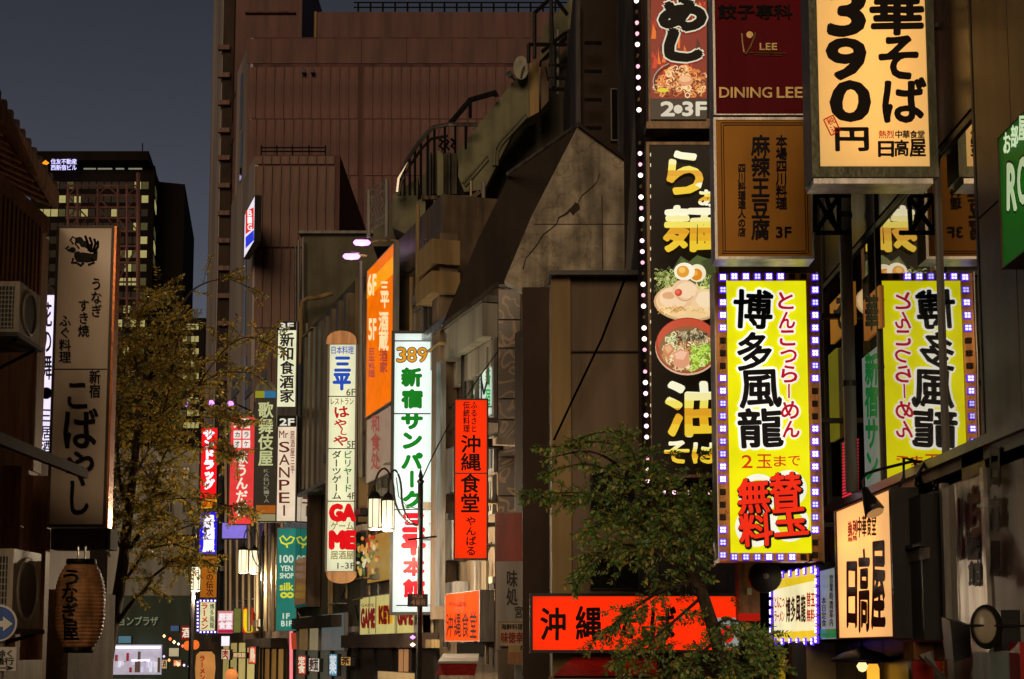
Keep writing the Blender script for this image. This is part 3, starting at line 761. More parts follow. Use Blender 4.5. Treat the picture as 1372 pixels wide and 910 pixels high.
mb = MB(); mb.prism([W(x, y, 22.994) for x, y in ((806, 262), (807.2, 262), (808.2, 379), (807, 379))], (0, .02, 0)); mb.build('joint', M['darkbrown'], gb)
mb = MB(); mb.prism([W(x, y, 22.994) for x, y in ((716, 300), (841, 300), (841, 301), (715.5, 301))], (0, .02, 0)); mb.build('joint', M['roofdark'], gb)
mb = MB(); random.seed(2)
ck = [(803, 232), (800, 243), (793, 250), (786, 256), (779, 262), (774, 272), (765, 278), (757, 286), (748, 291), (745, 300), (738, 306), (727, 314), (720, 326), (712, 336), (704, 346), (700, 360)]
mb.prism([W(x, y, 22.995) for x, y in ck] + [W(x + .5 + random.random() * 1.2 + (2 if i in (6, 7) else 0), y + .7 + random.random(), 22.995) for i, (x, y) in list(enumerate(ck))[::-1]], (0, .02, 0)); mb.build('crack', M['darkbrown'], gb)
mb = MB(); mb.prism([W(x, y, 22.99) for x, y in ((766, 277), (771, 271), (776, 274), (777, 280), (771, 285), (768, 289), (764, 284))], (0, .03, 0)); mb.build('spalled_patch', M['darkbrown'], gb)
mb = MB(); mb.prism([W(774, 163, 22.9), W(844, 214, 22.9), W(844, 219, 22.9), (W(774, 168, 22.9))], (0, .4, 0)); mb.build('verge', M['roofdark'], gb)
blockfp('wall', [XY(690, 27), XY(842, 23.4), (XY(842, 23.4)[0], 30), (XY(690, 27)[0], 33)], ztop(740, 395, 24), M['darkbrown'], gb)

dk = thing('dark_tall_building', 'tall unlit brown building rising behind the cracked gable', 'building', (XY(830, 28)[0], 28, 0))
blockfp('wall', [XY(778, 29), XY(1150, 29), (XY(1150, 29)[0], 38), (XY(778, 29)[0], 38)], ztop(840, -80, 29), M['darkbrown'], dk)
PK = facing(29)
for y in (58, 96, 134, 172):
    mb = MB(); mb.tube([W(783, y, 28.5), W(806, y, 28.5)], .04, 5); mb.build('rail', M['steel'], dk)
window(PK, 818, 120, 846, 190, dk, rec=.02)
mb = MB(); PK.box(mb, 772, 0, 778, 230, -.3, .3); mb.build('downpipe', M['steel'], dk)

bw = thing('beige_house', 'beige house end with an ochre edge strip above the wide red sign', 'building', (XY(800, 19)[0], 19, 0))
zb_ = ztop(800, 366, 18.6)
blockfp('wall', [XY(762, 18.6), XY(880, 18.6), (XY(880, 18.6)[0], 26), (XY(762, 18.6)[0] + .1, 26)], zb_, M['beige'], bw)
blockfp('ochre_strip', [XY(739, 18.52), XY(765, 18.52), (XY(765, 18.52)[0], 22), (XY(742, 18.6)[0], 22)], zb_, M['ochre'], bw)
PW_ = facing(18.5)
mb = MB(); PW_.box(mb, 736, 362, 874, 368, -.4, .12); mb.build('coping', M['black'], bw)
mb = MB(); PW_.box(mb, 764, 470, 880, 472, -.12, -.06); mb.build('joint', M['darkbrown'], bw)
window(PW_, 790, 632, 852, 690, bw, rec=-.08, frame=M['black']); window(PW_, 790, 745, 856, 790, bw, rec=-.08, frame=M['black'])
mb = MB(); PW_.box(mb, 700, 385, 738, 910, -3, -2.6); mb.build('gap_shade_panel', M['darkbrown'], bw)  # dark panel painted as the shade in the gap beside the house
mb = MB(); mb.tube([W(742, 590, 18.3), W(770, 530, 18.2), W(806, 455, 18.1), W(838, 372, 18)], .014, 6); tag(mb.build('overhead_cable', paint('#060504', .9, .02)), 'thin black cable slanting across the plain beige wall', 'cable')
# dark brown folding shutter wall
ds = thing('dark_shopfront', 'dark brown ribbed shopfront between the bronze clad column and the ochre strip', 'building', (XY(720, 24.5)[0], 24.5, 0))
blockfp('wall', [XY(704, 24.5), XY(746, 24.5), (XY(746, 24.5)[0], 27), (XY(704, 24.5)[0], 27)], ztop(720, 686, 24.5), M['beltbrown'], ds)
P4 = facing(24.5)
for i in range(6):
    mb = MB(); P4.box(mb, 705 + i * 6.6, 690, 710.5 + i * 6.6, 905, .01, .06); mb.build('slat', M['beltbrown'], ds)

# dark building carrying the ramen sign
rmb = thing('ramen_building', 'dark building behind the tall ramen picture sign and its row of bulbs', 'building', (XY(980, 18.4)[0], 18.4, 0))
blockfp('wall', [XY(857, 18.4), (3.6, 18.4), (3.6, 26), (XY(857, 18.4)[0] + .3, 26)], 19, M['darkbrown'], rmb)
P5 = facing(18.4)
mb = MB(); P5.box(mb, 857, 665, 1030, 672, .01, .5); mb.build('canopy', M['black'], rmb)
mb = MB(); P5.box(mb, 862, 700, 1030, 795, .01, .05); mb.build('shutter', M['steel'], rmb)

# ------------------------------------------------------------ right foreground building: glass, mullions, ledge, stone
gbld = thing('glass_front_building', 'near building with mirror like glass panes above a metal ledge', 'building', (3.3, 13, 0))
blockfp('wall', [(3.33, 18.39), (3.33, 4), (12, 4), (12, 18.39)], 14, M['darkbrown'], gbld)
G = Plane((3.25, 15.75), (3.25, 5))
def gt(px): return G.hit(px, 560).y * -1 + 15.75
ZL, ZT = 3.72, 6.02
edges = [1109, 1182, 1266, 1322]
for a, b in zip(edges, edges[1:]):
    for z0, z1, nm, mm in ((ZL, ZT - .03, 'pane', M['mirror']), (ZT + .08, 8.6, 'upper_pane', M['beltbrown']), (8.68, 11.5, 'upper_pane', M['pane'])):
        mb = MB(); G.tbox(mb, gt(a) + .035, gt(b) - .035, z0, z1, -.03, 0.0); mb.build(nm, mm, gbld)
for px in edges:
    mb = MB(); t = gt(px); G.tbox(mb, t - .018, t + .018, ZL, 11.5, -.04, .025); mb.build('mullion', M['greymetal' if px in (1266,) else 'steel'], gbld)
mb = MB(); G.tbox(mb, gt(1109), gt(1322), ZT - .02, ZT + .03, -.04, .02); mb.build('transom', M['black'], gbld)
mb = MB(); G.tbox(mb, gt(1106), 10.7, ZL - .07, ZL, -.05, .09); mb.build('ledge', M['beltbrown'], gbld)
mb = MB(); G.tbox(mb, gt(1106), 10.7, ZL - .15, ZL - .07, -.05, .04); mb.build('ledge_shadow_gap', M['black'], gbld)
t_s = gt(1322)
for i in range(7):
    for z0, z1 in ((.15, 1.9), (1.9, ZL - .22), (ZL, 5.25), (5.25, 6.9), (6.9, 8.6), (8.6, 10.3)):
        w = .74; a = t_s + .035 + i * w
        if a + w > 10.7: continue
        mb = MB(); G.tbox(mb, a + .008, a + w - .008, z0 + .008, z1 - .008, -.05, .02); mb.build('stone_panel', M['stonewall'], gbld)
for i in range(5):
    a = gt(1109) + i * (t_s - gt(1109)) / 5; w = (t_s - gt(1109)) / 5
    mb = MB(); G.tbox(mb, a + .01, a + w - .01, 1.9, ZL - .22, -.05, 0.0); mb.build('metal_panel', M['beltbrown'], gbld)
    mb = MB(); G.tbox(mb, a + .01, a + w - .01, .15, 1.88, -.05, 0.0); mb.build('lower_panel', M['darkbrown'], gbld)
for px in (1266, 1322):
    mb = MB(); t = gt(px); G.tbox(mb, t - .035, t + .035, .15, ZL - .2, 0, .05); mb.build('post', M['alu'], gbld)

# ------------------------------------------------------------ left timber house
lh = thing('timber_house', 'old timber house with slatted wall and deep tiled eaves at the near corner', 'building', (-7, 18, 0))
HL = Plane((-6.3, 12), (-6.3, 20.1))
blockfp('wall', [(-6.3, 8), (-6.3, 20.1), (-12, 20.1), (-12, 8)], 8.05, M['wood'], lh)
E0, E1 = W(-60, 62, 15.9), W(74, 270, 20.1)
mb = MB(); b0, b1 = E0 + Vector((-3.4, 0, 1.5)), E1 + Vector((-3.4, 0, 1.5)); mb.prism([E0, E1, b1, b0], (0, 0, .13)); mb.build('roof', M['rooftile'], lh)
k = 16
tb = MB(); c0 = E0.lerp(E1, 0); tb.tube([Vector((-.06, 0, .0)), Vector((-.06, 0, 0)) + Vector((.3, 0, -.06))], .085, 8)
tm = tb.mesh('eave_tile', M['rooftile'])
for i in range(k):
    p = E0.lerp(E1, (i + .5) / k) + Vector((-.2, 0, .2))
    o = bpy.data.objects.new('eave_tile', tm); COL.objects.link(o); o.parent = lh; o.location = p - lh.location
for i in range(k):
    p = E0.lerp(E1, (i + .5) / k)
    mb = MB(); mb.box8([p + Vector(q) for q in ((-.95, -.04, .3), (-.04, -.04, -.12), (-.04, .04, -.12), (-.95, .04, .3), (-.95, -.04, .42), (-.04, -.04, -.01), (-.04, .04, -.01), (-.95, .04, .42))]); mb.build('rafter', M['wood'], lh)
mb = MB(); mb.box8([E0 + Vector((-.02, 0, -.1)), E1 + Vector((-.02, 0, -.1)), E1 + Vector((.05, 0, -.1)), E0 + Vector((.05, 0, -.1)), E0 + Vector((-.02, 0, .13)), E1 + Vector((-.02, 0, .13)), E1 + Vector((.05, 0, .13)), E0 + Vector((.05, 0, .13))]); mb.build('fascia', M['wood'], lh)
for i in range(22):
    y = 16.2 + i * .16
    mb = MB(); mb.box((-6.3, y, 6.6), (-6.2, y + .07, 7.8)); mb.build('slat', M['wood'], lh)
mb = MB(); mb.box((-6.3, 15, 6.48), (-6.2, 19.5, 6.6)); mb.build('sill_beam', M['wood'], lh)
mb = MB(); mb.box((-6.3, 15, 7.8), (-6.2, 19.9, 8.02)); mb.build('top_beam', M['wood'], lh)
mb = MB(); mb.box((-6.34, 19.78, 4.6), (-6.27, 20.14, 7.78)); mb.build('corner_post', M['wood'], lh)
mb = MB(); mb.prism([(-6.3, 15, 4.75), (-5.27, 15, 4.42), (-5.27, 18.5, 4.42), (-6.3, 18.5, 4.75)], (0, 0, .08)); mb.build('canopy', M['darkbrown'], lh)
mb = MB(); mb.prism([(-5.27, 15, 4.36), (-5.2, 15, 4.36), (-5.2, 18.55, 4.36), (-5.27, 18.55, 4.36)], (0, 0, .12)); mb.build('canopy_fascia', M['darkbrown'], lh)
mb = MB(); mb.box((-6.3, 15, 3.6), (-6.0, 17.6, 4.2)); mb.build('dark_beam', M['black'], lh)
for y in (17.5, 18.9, 20.0):
    mb = MB(); mb.box((-6.3, y - .09, .1), (-6.1, y + .09, 4.55)); mb.build('post', M['wood'], lh)
mb = MB(); mb.box((-6.05, 18.0, 1.2), (-6.0, 19.6, 2.15)); mb.build('white_board', M['acwhite'], lh)
h2 = thing('set_back_house', 'dark set back house carrying the violet lit sign beyond the timber house', 'building', (-9, 25, 0))
blockfp('wall', [(-8.6, 23.5), (-8.6, 31), (-15, 31), (-15, 23.5)], 9, M['darkbrown'], h2)
blockfp('lower_wall', [(-6.9, 21), (-6.08, 21), (-6.08, 23.4), (-6.9, 23.4)], 3.1, M['concrete'], h2)

# far shop at the end of the street
gs = thing('green_fronted_shop', 'dark green fronted shop with a bright lit window at the far bend', 'shop', (XY(182, 110)[0], 110, 0))
blockfp('wall', [XY(120, 110), XY(262, 110), (XY(262, 110)[0], 125), (XY(120, 110)[0], 125)], ztop(180, 798, 110), mat('dark_green_panel', (.02, .05, .035), .5, var=.2, scale=.5), gs)
PG = facing(110)
LT = Letters(PG, .03, off=.3); LT.hrow('ションプラザ', 147, 212, 826, 839); LT.build(em('#8a8f70', .55), gs)
mb = MB(); PG.box(mb, 152, 864, 216, 904, .02, .2); mb.build('lit_window', em('#c8c0d0', .7), gs)
random.seed(9)
for i in range(16):
    x = 154 + i * 3.8; h = random.uniform(4, 14)
    mb = MB(); PG.box(mb, x, 900 - h - random.choice((0, 14)), x + 2.6, 901 - random.choice((0, 15)), .22, .5); mb.build('display_goods', em(random.choice(['#e8e0ff', '#a03038', '#b8b080', '#604838', '#f4f4ff']), .7), gs)
mb = MB(); PG.box(mb, 155, 866, 214, 869, .3, .5); mb.build('light_tube', em('#f0eaff', 2.2), gs)
mb = MB(); PG.box(mb, 176, 884, 200, 886, .3, .5); mb.build('light_tube', em('#f0eaff', 2.2), gs)
# ============================================================ SIGNS
BLK = paint('#0a0808', .5)
RED = em('#d81420', .75)
# ---- 1. yellow noodle sign with LED modules
PY_ = facing(14.6)
ys = thing('noodle_sign', 'bright yellow lit noodle sign with black and red characters framed by violet lamps', 'sign', PY_.hit(1030, 750))
mb = MB()
PY_.box(mb, 961, 366, 976, 752, -.3, 0); PY_.box(mb, 1084, 366, 1099, 752, -.3, 0)
PY_.box(mb, 976, 366, 1084, 376, -.3, -.002); PY_.box(mb, 976, 741, 1084, 752, -.3, -.002); PY_.box(mb, 976, 376, 1084, 741, -.3, -.2)
mb.build('case', mat('amber_metal', (.42, .2, .07), .3, metal=.7, var=.35, scale=9, bump=.1), ys)
mb = MB(); PY_.box(mb, 959.5, 364, 961, 754, -.32, .02); PY_.box(mb, 1099, 364, 1100.5, 754, -.32, .02); mb.build('edge_trim', M['alu'], ys)
mb = MB(); PY_.box(mb, 976, 376, 1084, 741, -.03, -.02); mb.build('face', em('#f2ee10', .93, .12), ys)
mb = MB()
for cx, cy, r in ((1016, 662, 27), (1056, 655, 25), (1012, 706, 27), (1058, 700, 26)):
    disc(mb, PY_, cx, cy, r, off=-.018 + .0005 * len(mb.f)); 
mb.build('white_disc', em('#fbfbe8', .95), ys)
mb = MB()
for cx, cy, r in ((1016, 662, 19), (1056, 655, 17), (1012, 706, 19), (1058, 700, 18)): disc(mb, PY_, cx, cy, r, off=-.014 + .0005 * len(mb.f))
mb.build('yellow_disc', em('#e8e02a', .9), ys)
BIGC = (('博', 984, 389, 1034, 439, -.04), ('多', 989, 446, 1033, 495, .05), ('風', 991, 497, 1046, 546, .03), ('龍', 990, 548, 1048, 599, .04))
KANA = (('と', 1043, 392, 1063, 414), ('ん', 1044, 418, 1065, 440), ('こ', 1045, 443, 1065, 463), ('つ', 1046, 469, 1067, 486), ('ら', 1047, 490, 1068, 512), ('ー', 1049, 513, 1066, 535), ('め', 1047, 538, 1070, 561), ('ん', 1049, 564, 1071, 586))
LT = Letters(PY_, .11, brush=.012, off=-.008)
for c, a, b, d, e, r in BIGC: LT.put(c, a, b, d, e, rot=r)
LT.build(em('#fdfdf4', 1.0), ys, 'lettering_outline')
LT = Letters(PY_, .045, nib=.03, brush=.012, off=0.0)
for c, a, b, d, e, r in BIGC: LT.put(c, a, b, d, e, rot=r)
LT.build(paint('#0a0c22', .4), ys)
LT = Letters(PY_, .15, brush=.01, off=-.006)
for q in KANA: LT.put(*q[:5], bbox=q[0] != 'ー', rot=pi / 2 if q[0] == 'ー' else 0)
LT.build(em('#fdf4ec', 1.0), ys, 'lettering_outline')
LT = Letters(PY_, .04, nib=.03, brush=.01, off=0.0)
for q in KANA: LT.put(*q[:5], bbox=q[0] != 'ー', rot=pi / 2 if q[0] == 'ー' else 0)
LT.build(em('#c8102e', .8), ys)
LT = Letters(PY_, .02, off=-.004)
for q in (('2', 994, 610, 1008, 627), ('玉', 1014, 609, 1034, 627), ('ま', 1037, 611, 1053, 625), ('で', 1056, 611, 1072, 624)): LT.put(*q)
LT.build(em('#d8401c', .85), ys)
FREE = (('替', 1032, 634, 1073, 680, .06), ('玉', 1036, 682, 1081, 717, .1), ('無', 989, 641, 1030, 687, .06), ('料', 991, 688, 1034, 731, .06))
LT = Letters(PY_, .095, brush=.012, off=-.004)
for c, a, b, d, e, r in FREE: LT.put(c, a + 1.2, b + 1.6, d + 1.2, e + 1.6, rot=r)
LT.build(paint('#140808', .5), ys, 'lettering_shadow')
LT = Letters(PY_, .045, nib=.02, brush=.012, off=.008)
for c, a, b, d, e, r in FREE: LT.put(c, a, b, d, e, rot=r)
LT.build(em('#f03018', .95), ys)
# LED modules: a square housing with four lamps
VIO = em('#5a2cff', 1.6); WHT = em('#f4f0ff', 2.6); DKM = paint('#2a1c12', .5)
def led_mesh(pl, size, on):
    mb = MB(); s = size / 2; o = pl.P(0, 0, 0)
    pl.tbox(mb, -s, s, -s, s, 0, .02, 0)
    for a in (-1, 1):
        for b in (-1, 1): pl.tbox(mb, a * s * .42 - s * .3, a * s * .42 + s * .3, b * s * .42 - s * .3, b * s * .42 + s * .3, .02, .026, 1)
    return mb.mesh('lamp_module', [VIO, WHT] if on else [DKM, M['steel']], o)
def led(pl, root, px, py, meshes, on, off=0.0):
    o = bpy.data.objects.new('lamp_module', random.choice(meshes[on]) if isinstance(meshes[on], list) else meshes[on]); COL.objects.link(o); o.parent = root
    o.location = pl.hit(px, py, off) - root.location
VIO2 = em('#4a22e8', 1.1); WHT2 = em('#d8d0ff', 1.5)
def led_dim(pl, size):
    global VIO, WHT
    a, b = VIO, WHT; VIO, WHT = VIO2, WHT2; m = led_mesh(pl, size, True); VIO, WHT = a, b; return m
ml = {True: [led_mesh(PY_, .07, True), led_mesh(PY_, .07, True), led_dim(PY_, .066)], False: led_mesh(PY_, .055, False)}
for i in range(23):
    y = 372 + i * 16.9
    led(PY_, ys, 968.3, y, ml, i <= 4 or 8 <= i <= 16 or i >= 20); led(PY_, ys, 1091.8, y, ml, i <= 8 or 12 <= i <= 20)
for i in range(7):
    x = 983.5 + i * 15.5
    led(PY_, ys, x, 371, ml, i < 5); led(PY_, ys, x, 746.5, ml, i < 6)
# brackets from the wall
for y in (420, 560, 700):
    mb = MB(); PY_.box(mb, 1100.5, y, 1140, y + 6, -.2, -.12); mb.build('bracket', M['steel'], ys)

# ---- 2. cream noodle sign "390"
P39 = facing(11)
s39 = sign('price_sign', 'cream backlit sign with a big brushed 390 yen price, highest of the signs', P39, 1085, -70, 1253, 237, backlit('#f2cd88', .36), case=mat('olive_metal', (.09, .095, .06), .35, metal=.6, var=.3, scale=3), depth=.3, border=11, by=14, tubes=1, tube_l=6)
LT = Letters(P39, .055, nib=.035, brush=.014, off=0.0)
for q in (('3', 1110, -14, 1158, 46), ('9', 1110, 53, 1158, 105), ('0', 1114, 111, 1165, 162), ('円', 1120, 172, 1163, 202), ('華', 1168, -16, 1236, 46), ('そ', 1178, 50, 1228, 105), ('ば', 1184, 106, 1239, 163)): LT.put(*q)
LT.put('日', 1177, 190, 1197, 210); LT.put('高', 1199, 188, 1217, 209); LT.put('屋', 1219, 187, 1240, 210)
LT.hrow('中華食堂', 1199, 1239, 175, 186); LT.build(paint('#140a08', .5), s39)
LT = Letters(P39, .03, off=.001); LT.hrow('熱烈', 1177, 1198, 175, 186); LT.put('税', 1108, 158, 1118, 167, rot=.5); LT.put('込', 1113, 168, 1123, 177, rot=.5); LT.build(em('#c82010', .7), s39, 'red_lettering')
mb = MB()
q = [(1103.5, 160.5), (1116, 154.5), (1126, 175.5), (1113.5, 181.5)]
for a, b in zip(q, q[1:] + q[:1]): mb.tube([P39.hit(*a, .001), P39.hit(*b, .001)], .005, 4)
mb.build('red_seal', em('#c82010', .7), s39)
mb = MB(); P39.box(mb, 1090, 238, 1250, 246, -.28, -.02); mb.build('under_tray', M['alu'], s39)
for y in (30, 200):
    mb = MB(); P39.box(mb, 1253, y, 1292, y + 6, -.2, -.14); mb.build('bracket', M['steel'], s39)

# ---- 3. maroon and brown restaurant boards
P13 = facing(13.5)
mar = sign('dining_board', 'unlit maroon dining board with gold lettering above the brown one', P13, 955, -60, 1083, 154, mat('maroon_board', (.17, .006, .014), .6, var=.1, scale=2, bump=0, spec=.1, grime=.1), case=M['alu'], depth=.28, border=3, by=1.5)
GLD = mat('gold_leaf', (.55, .38, .16), .35, metal=.5, var=.2, scale=8, bump=0)
LT = Letters(P13, .03, off=.0); LT.put('DINING', 964, 117, 1034, 131); LT.put('LEE', 1041, 117, 1075, 131); LT.put('LEE', 1018, 58, 1041, 67)
LT.build(GLD, mar)
mb = MB(); mb.tube([P13.hit(*q, .002) for q in ((994, 45), (995, 58), (997, 70), (999, 73), (1004, 65), (1010, 52), (1012, 44))], .009, 5); mb.build('emblem_stroke', GLD, mar)
mb = MB(); disc(mb, P13, 1004.5, 46.5, 4.5, off=.003); mb.build('emblem_dot', GLD, mar)
mb = MB(); mb.tube([P13.hit(1003, 70.5, .002), P13.hit(1054, 71.5, .002)], .004, 4); mb.build('emblem_line', GLD, mar)
mb = MB(); mb.tube([P13.hit(1010, 73.5, .002), P13.hit(1048, 74.2, .002)], .003, 4); mb.build('emblem_line', GLD, mar)
LT = Letters(P13, .03, off=.001); LT.hrow('餃子専科', 962, 1062, 6, 26); LT.build(paint('#120305', .6), mar, 'dark_lettering')
brn = sign('tofu_board', 'golden brown restaurant board with dark vertical characters and double border line', P13, 957, 157, 1089, 347, mat('tan_board', (.62, .28, .045), .6, var=.12, scale=1.5, bump=.02, spec=.15, grime=.15), case=M['alu'], depth=.28, border=3.5)
mb = MB()
for i, (a, b, c, d) in enumerate(((967, 164, 1082, 340), (970, 167, 1079, 337))):
    for q in ((a, b, c, b + 1), (a, d - 1, c, d), (a, b + 1, a + 1, d - 1), (c - 1, b + 1, c, d - 1)):
        mb = MB(); P13.box(mb, *q, -.012, -.006); mb.build('border_line', paint('#3a2008', .5), brn)
LT = Letters(P13, .035, nib=.02, off=.0); LT.vcol('麻辣王豆腐', 1019, 181, 322, 25); 
LT.build(paint('#160c20', .5), brn)
LT = Letters(P13, .035, nib=.02, off=.0); LT.vcol('本場四川料理', 1047, 181, 281, 15); LT.vcol('四川料理達人の店', 994, 219, 317, 10.5); LT.put('3F', 1040, 304, 1060, 318); LT.build(paint('#160c20', .5), brn, 'small_lettering')

# ---- 4. ramen picture sign
P16 = facing(17.4)
def ramen_frame(name, label, x0, y0, x1, y1, face):
    return sign(name, label, P16, x0, y0, x1, y1, face, case=mat('bronze_frame', (.13, .085, .05), .35, metal=.6, var=.3, scale=4), depth=.35, border=4)
up = ramen_frame('rice_bowl_sign', 'upper picture sign with red flames, a rice bowl and the text 2-3F', 868, -60, 962, 163, paint('#0e0a08', .3))
mb = MB(); P16.box(mb, 866, 163, 964, 172, -.3, .02); mb.build('shelf', mat('bronze_frame', (0, 0, 0)), up)
# flames print
random.seed(21)
class Ink:
    def __init__(s, pl): s.pl = pl; s.mb = MB(); s.c = []; s.k = 0
    def poly(s, pts, col, lay):
        s.k += 1
        s.mb.add([s.pl.hit(x, y, lay * .0015 + s.k * 1e-6) for x, y in pts], [tuple(range(len(pts)))]); s.c.append(lin(col))
    def ell(s, cx, cy, rx, ry, col, lay, n=16, jag=0, rot=0):
        s.poly([(cx + rx * cos(a) * cos(rot) - ry * sin(a) * sin(rot), cy + rx * cos(a) * sin(rot) + ry * sin(a) * cos(rot)) for a in [2 * pi * i / n + random.uniform(-jag, jag) for i in range(n)]], col, lay)
    def strip(s, pts, w, col, lay):
        for (a, b) in zip(pts, pts[1:]):
            dx, dy = b[0] - a[0], b[1] - a[1]; l = math.hypot(dx, dy) or 1; nx, ny = -dy / l * w / 2, dx / l * w / 2
            s.poly([(a[0] + nx, a[1] + ny), (b[0] + nx, b[1] + ny), (b[0] - nx, b[1] - ny), (a[0] - nx, a[1] - ny)], col, lay)
    def arc(s, cx, cy, r, a0, a1, w, col, lay, ry=None, n=6):
        s.strip([(cx + r * cos(a0 + (a1 - a0) * i / n), cy + (ry or r) * sin(a0 + (a1 - a0) * i / n)) for i in range(n + 1)], w, col, lay)
    def build(s, name, root, strength):
        o = s.mb.build(name, printed(strength), root); inked(o, s.c); return o
ink = Ink(P16)
ink.poly([(872, -56), (947, -56), (947, 132), (872, 132)], '#7c1208', 1)
for i in range(70):
    x = random.uniform(874, 944); y = random.uniform(-50, 122); h = random.uniform(8, 26); w = random.uniform(1, 3.5)
    ink.poly([(max(872, x - w), y), (min(947, x + w), y), (min(947, x + w + random.uniform(-3, 3)), max(-56, y - h * .5)), (x + random.uniform(-2, 2) if x < 944 else 944, max(-56, y - h))], random.choice(['#a01c0c', '#c83010', '#5c0c08', '#e06818', '#400806', '#b82410']), 2 + (i % 3))
def clip(x, a, b): return max(a, min(b, x))
for i in range(240):     # noodles and meat of the rice bowl
    a = random.uniform(0, 2 * pi); r = math.sqrt(random.random())
    x = 914 + 38 * r * cos(a); y = 112 + 23 * r * sin(a)
    if not (878 < x < 943 and y < 128): continue
    ink.arc(x, y, random.uniform(2, 4), random.uniform(0, 6), random.uniform(6, 9), random.uniform(1.0, 2.2), random.choice(['#e89848', '#c86c30', '#f0c080', '#8c3c1c', '#5a2010', '#f4d8a0', '#d88440']), 8 + i % 7)
ink.ell(919, 108, 10, 7, '#d89060', 17); ink.ell(918, 106, 8, 4, '#ecb888', 18)
ink.ell(888, 121, 8, 3, '#d8c828', 18)
ink.arc(914, 110, 37, pi * .85, pi * 1.35, 1.6, '#1a0c08', 18, ry=26); ink.arc(914, 110, 39, pi * .85, pi * 1.35, 1.0, '#b0a090', 18, ry=28)
ink.poly([(872, 132), (947, 132), (947, 160), (872, 160)], '#0c0806', 19)
ink.build('picture_print', up, .9)
LT = Letters(P16, .155, brush=.02, off=.034); LT.put('め', 886, 4, 943, 38); LT.put('し', 895, 44, 940, 80, rot=-.15); LT.put('や', 886, -55, 943, 0); LT.build(em('#e8e4c8', .8), up, 'lettering_outline')
LT = Letters(P16, .105, brush=.02, off=.042); LT.put('め', 886, 4, 943, 38); LT.put('し', 895, 44, 940, 80, rot=-.15); LT.put('や', 886, -55, 943, 0); LT.build(paint('#0c0a08', .4), up)
LT = Letters(P16, .06, off=.034); LT.put('2', 886, 137, 903, 155); LT.put('3F', 915, 137, 946, 155); LT.put('・', 904, 142, 913, 151); LT.build(em('#e4dcc4', .85), up, 'floor_lettering')

rs = ramen_frame('ramen_sign', 'tall black ramen sign with two noodle bowl pictures and golden brush characters', 868, 190, 964, 640, paint('#17120c', .3))
ink = Ink(P16)
# bowl one: seaweed, egg halves, pork slices, leek
ink.ell(925, 404, 49, 27, '#c8a070', 1, 28); ink.ell(925, 403, 46, 25, '#e8c890', 2, 28)
for pts, c in (([(895, 372), (912, 343), (926, 352), (934, 372), (930, 390), (900, 388)], '#3c4a20'), ([(922, 352), (934, 342), (958, 350), (960, 382), (936, 384)], '#4c5a2c'), ([(905, 362), (914, 346), (922, 354), (924, 372)], '#58682e'), ([(940, 350), (952, 346), (959, 360), (950, 376)], '#36421c')): ink.poly(pts, c, 4)
for i in range(150):
    x = random.gauss(892, 9); y = random.gauss(376, 8)
    if 878 < x < 912 and 358 < y < 392: ink.arc(x, y, random.uniform(1.5, 3), random.uniform(0, 6), random.uniform(6, 9), 1.1, random.choice(['#7c8c3c', '#50602a', '#a8b060', '#38441c', '#c0c478']), 5 + i % 5, n=3)
for i in range(60):
    x = random.gauss(950, 6); y = random.gauss(384, 7)
    if x < 959: ink.arc(x, y, random.uniform(1.5, 3), random.uniform(0, 6), random.uniform(6, 9), 1.1, random.choice(['#b8c468', '#8c9c40', '#dce090', '#606c2c']), 6 + i % 5, n=3)
ink.ell(934, 366, 12, 12, '#f0e4c0', 12, 20); ink.ell(933, 368, 8, 8, '#d88418', 13); ink.ell(931, 366, 4, 4, '#f0a838', 14)
ink.ell(917, 364, 14, 12, '#f8f0d8', 15, 20); ink.ell(915, 364, 8.5, 8, '#e09a30', 16); ink.ell(914, 362, 4.5, 4, '#f4c060', 17)
ink.ell(904, 402, 24, 18, '#e4bc8c', 12, 18, .1, .1); ink.ell(903, 399, 20, 14, '#f0d0a8', 13, 18, .1); ink.ell(896, 396, 9, 5, '#d8a474', 14, 10, .1)
ink.ell(944, 404, 18, 17, '#ecc898', 12, 18, .1); ink.ell(945, 401, 13, 11, '#f4dcb4', 13, 14, .1)
ink.ell(918, 390, 18, 15, '#e8c098', 15, 16, .12, .3); ink.ell(920, 389, 14, 11, '#f4d4ac', 16, 14, .12); ink.arc(918, 391, 12, .5, 3, 1.2, '#c89468', 17)
ink.ell(909, 392, 5, 5, '#c8402c', 18); ink.ell(908, 391, 3, 3, '#e06850', 19)
for i in range(46):
    x = random.uniform(884, 956); ink.arc(x, 418 + random.uniform(-5, 4), 4, 3.4, 6, 1.1, random.choice(['#f4dca0', '#d8ac60', '#b88440']), 18, n=3)
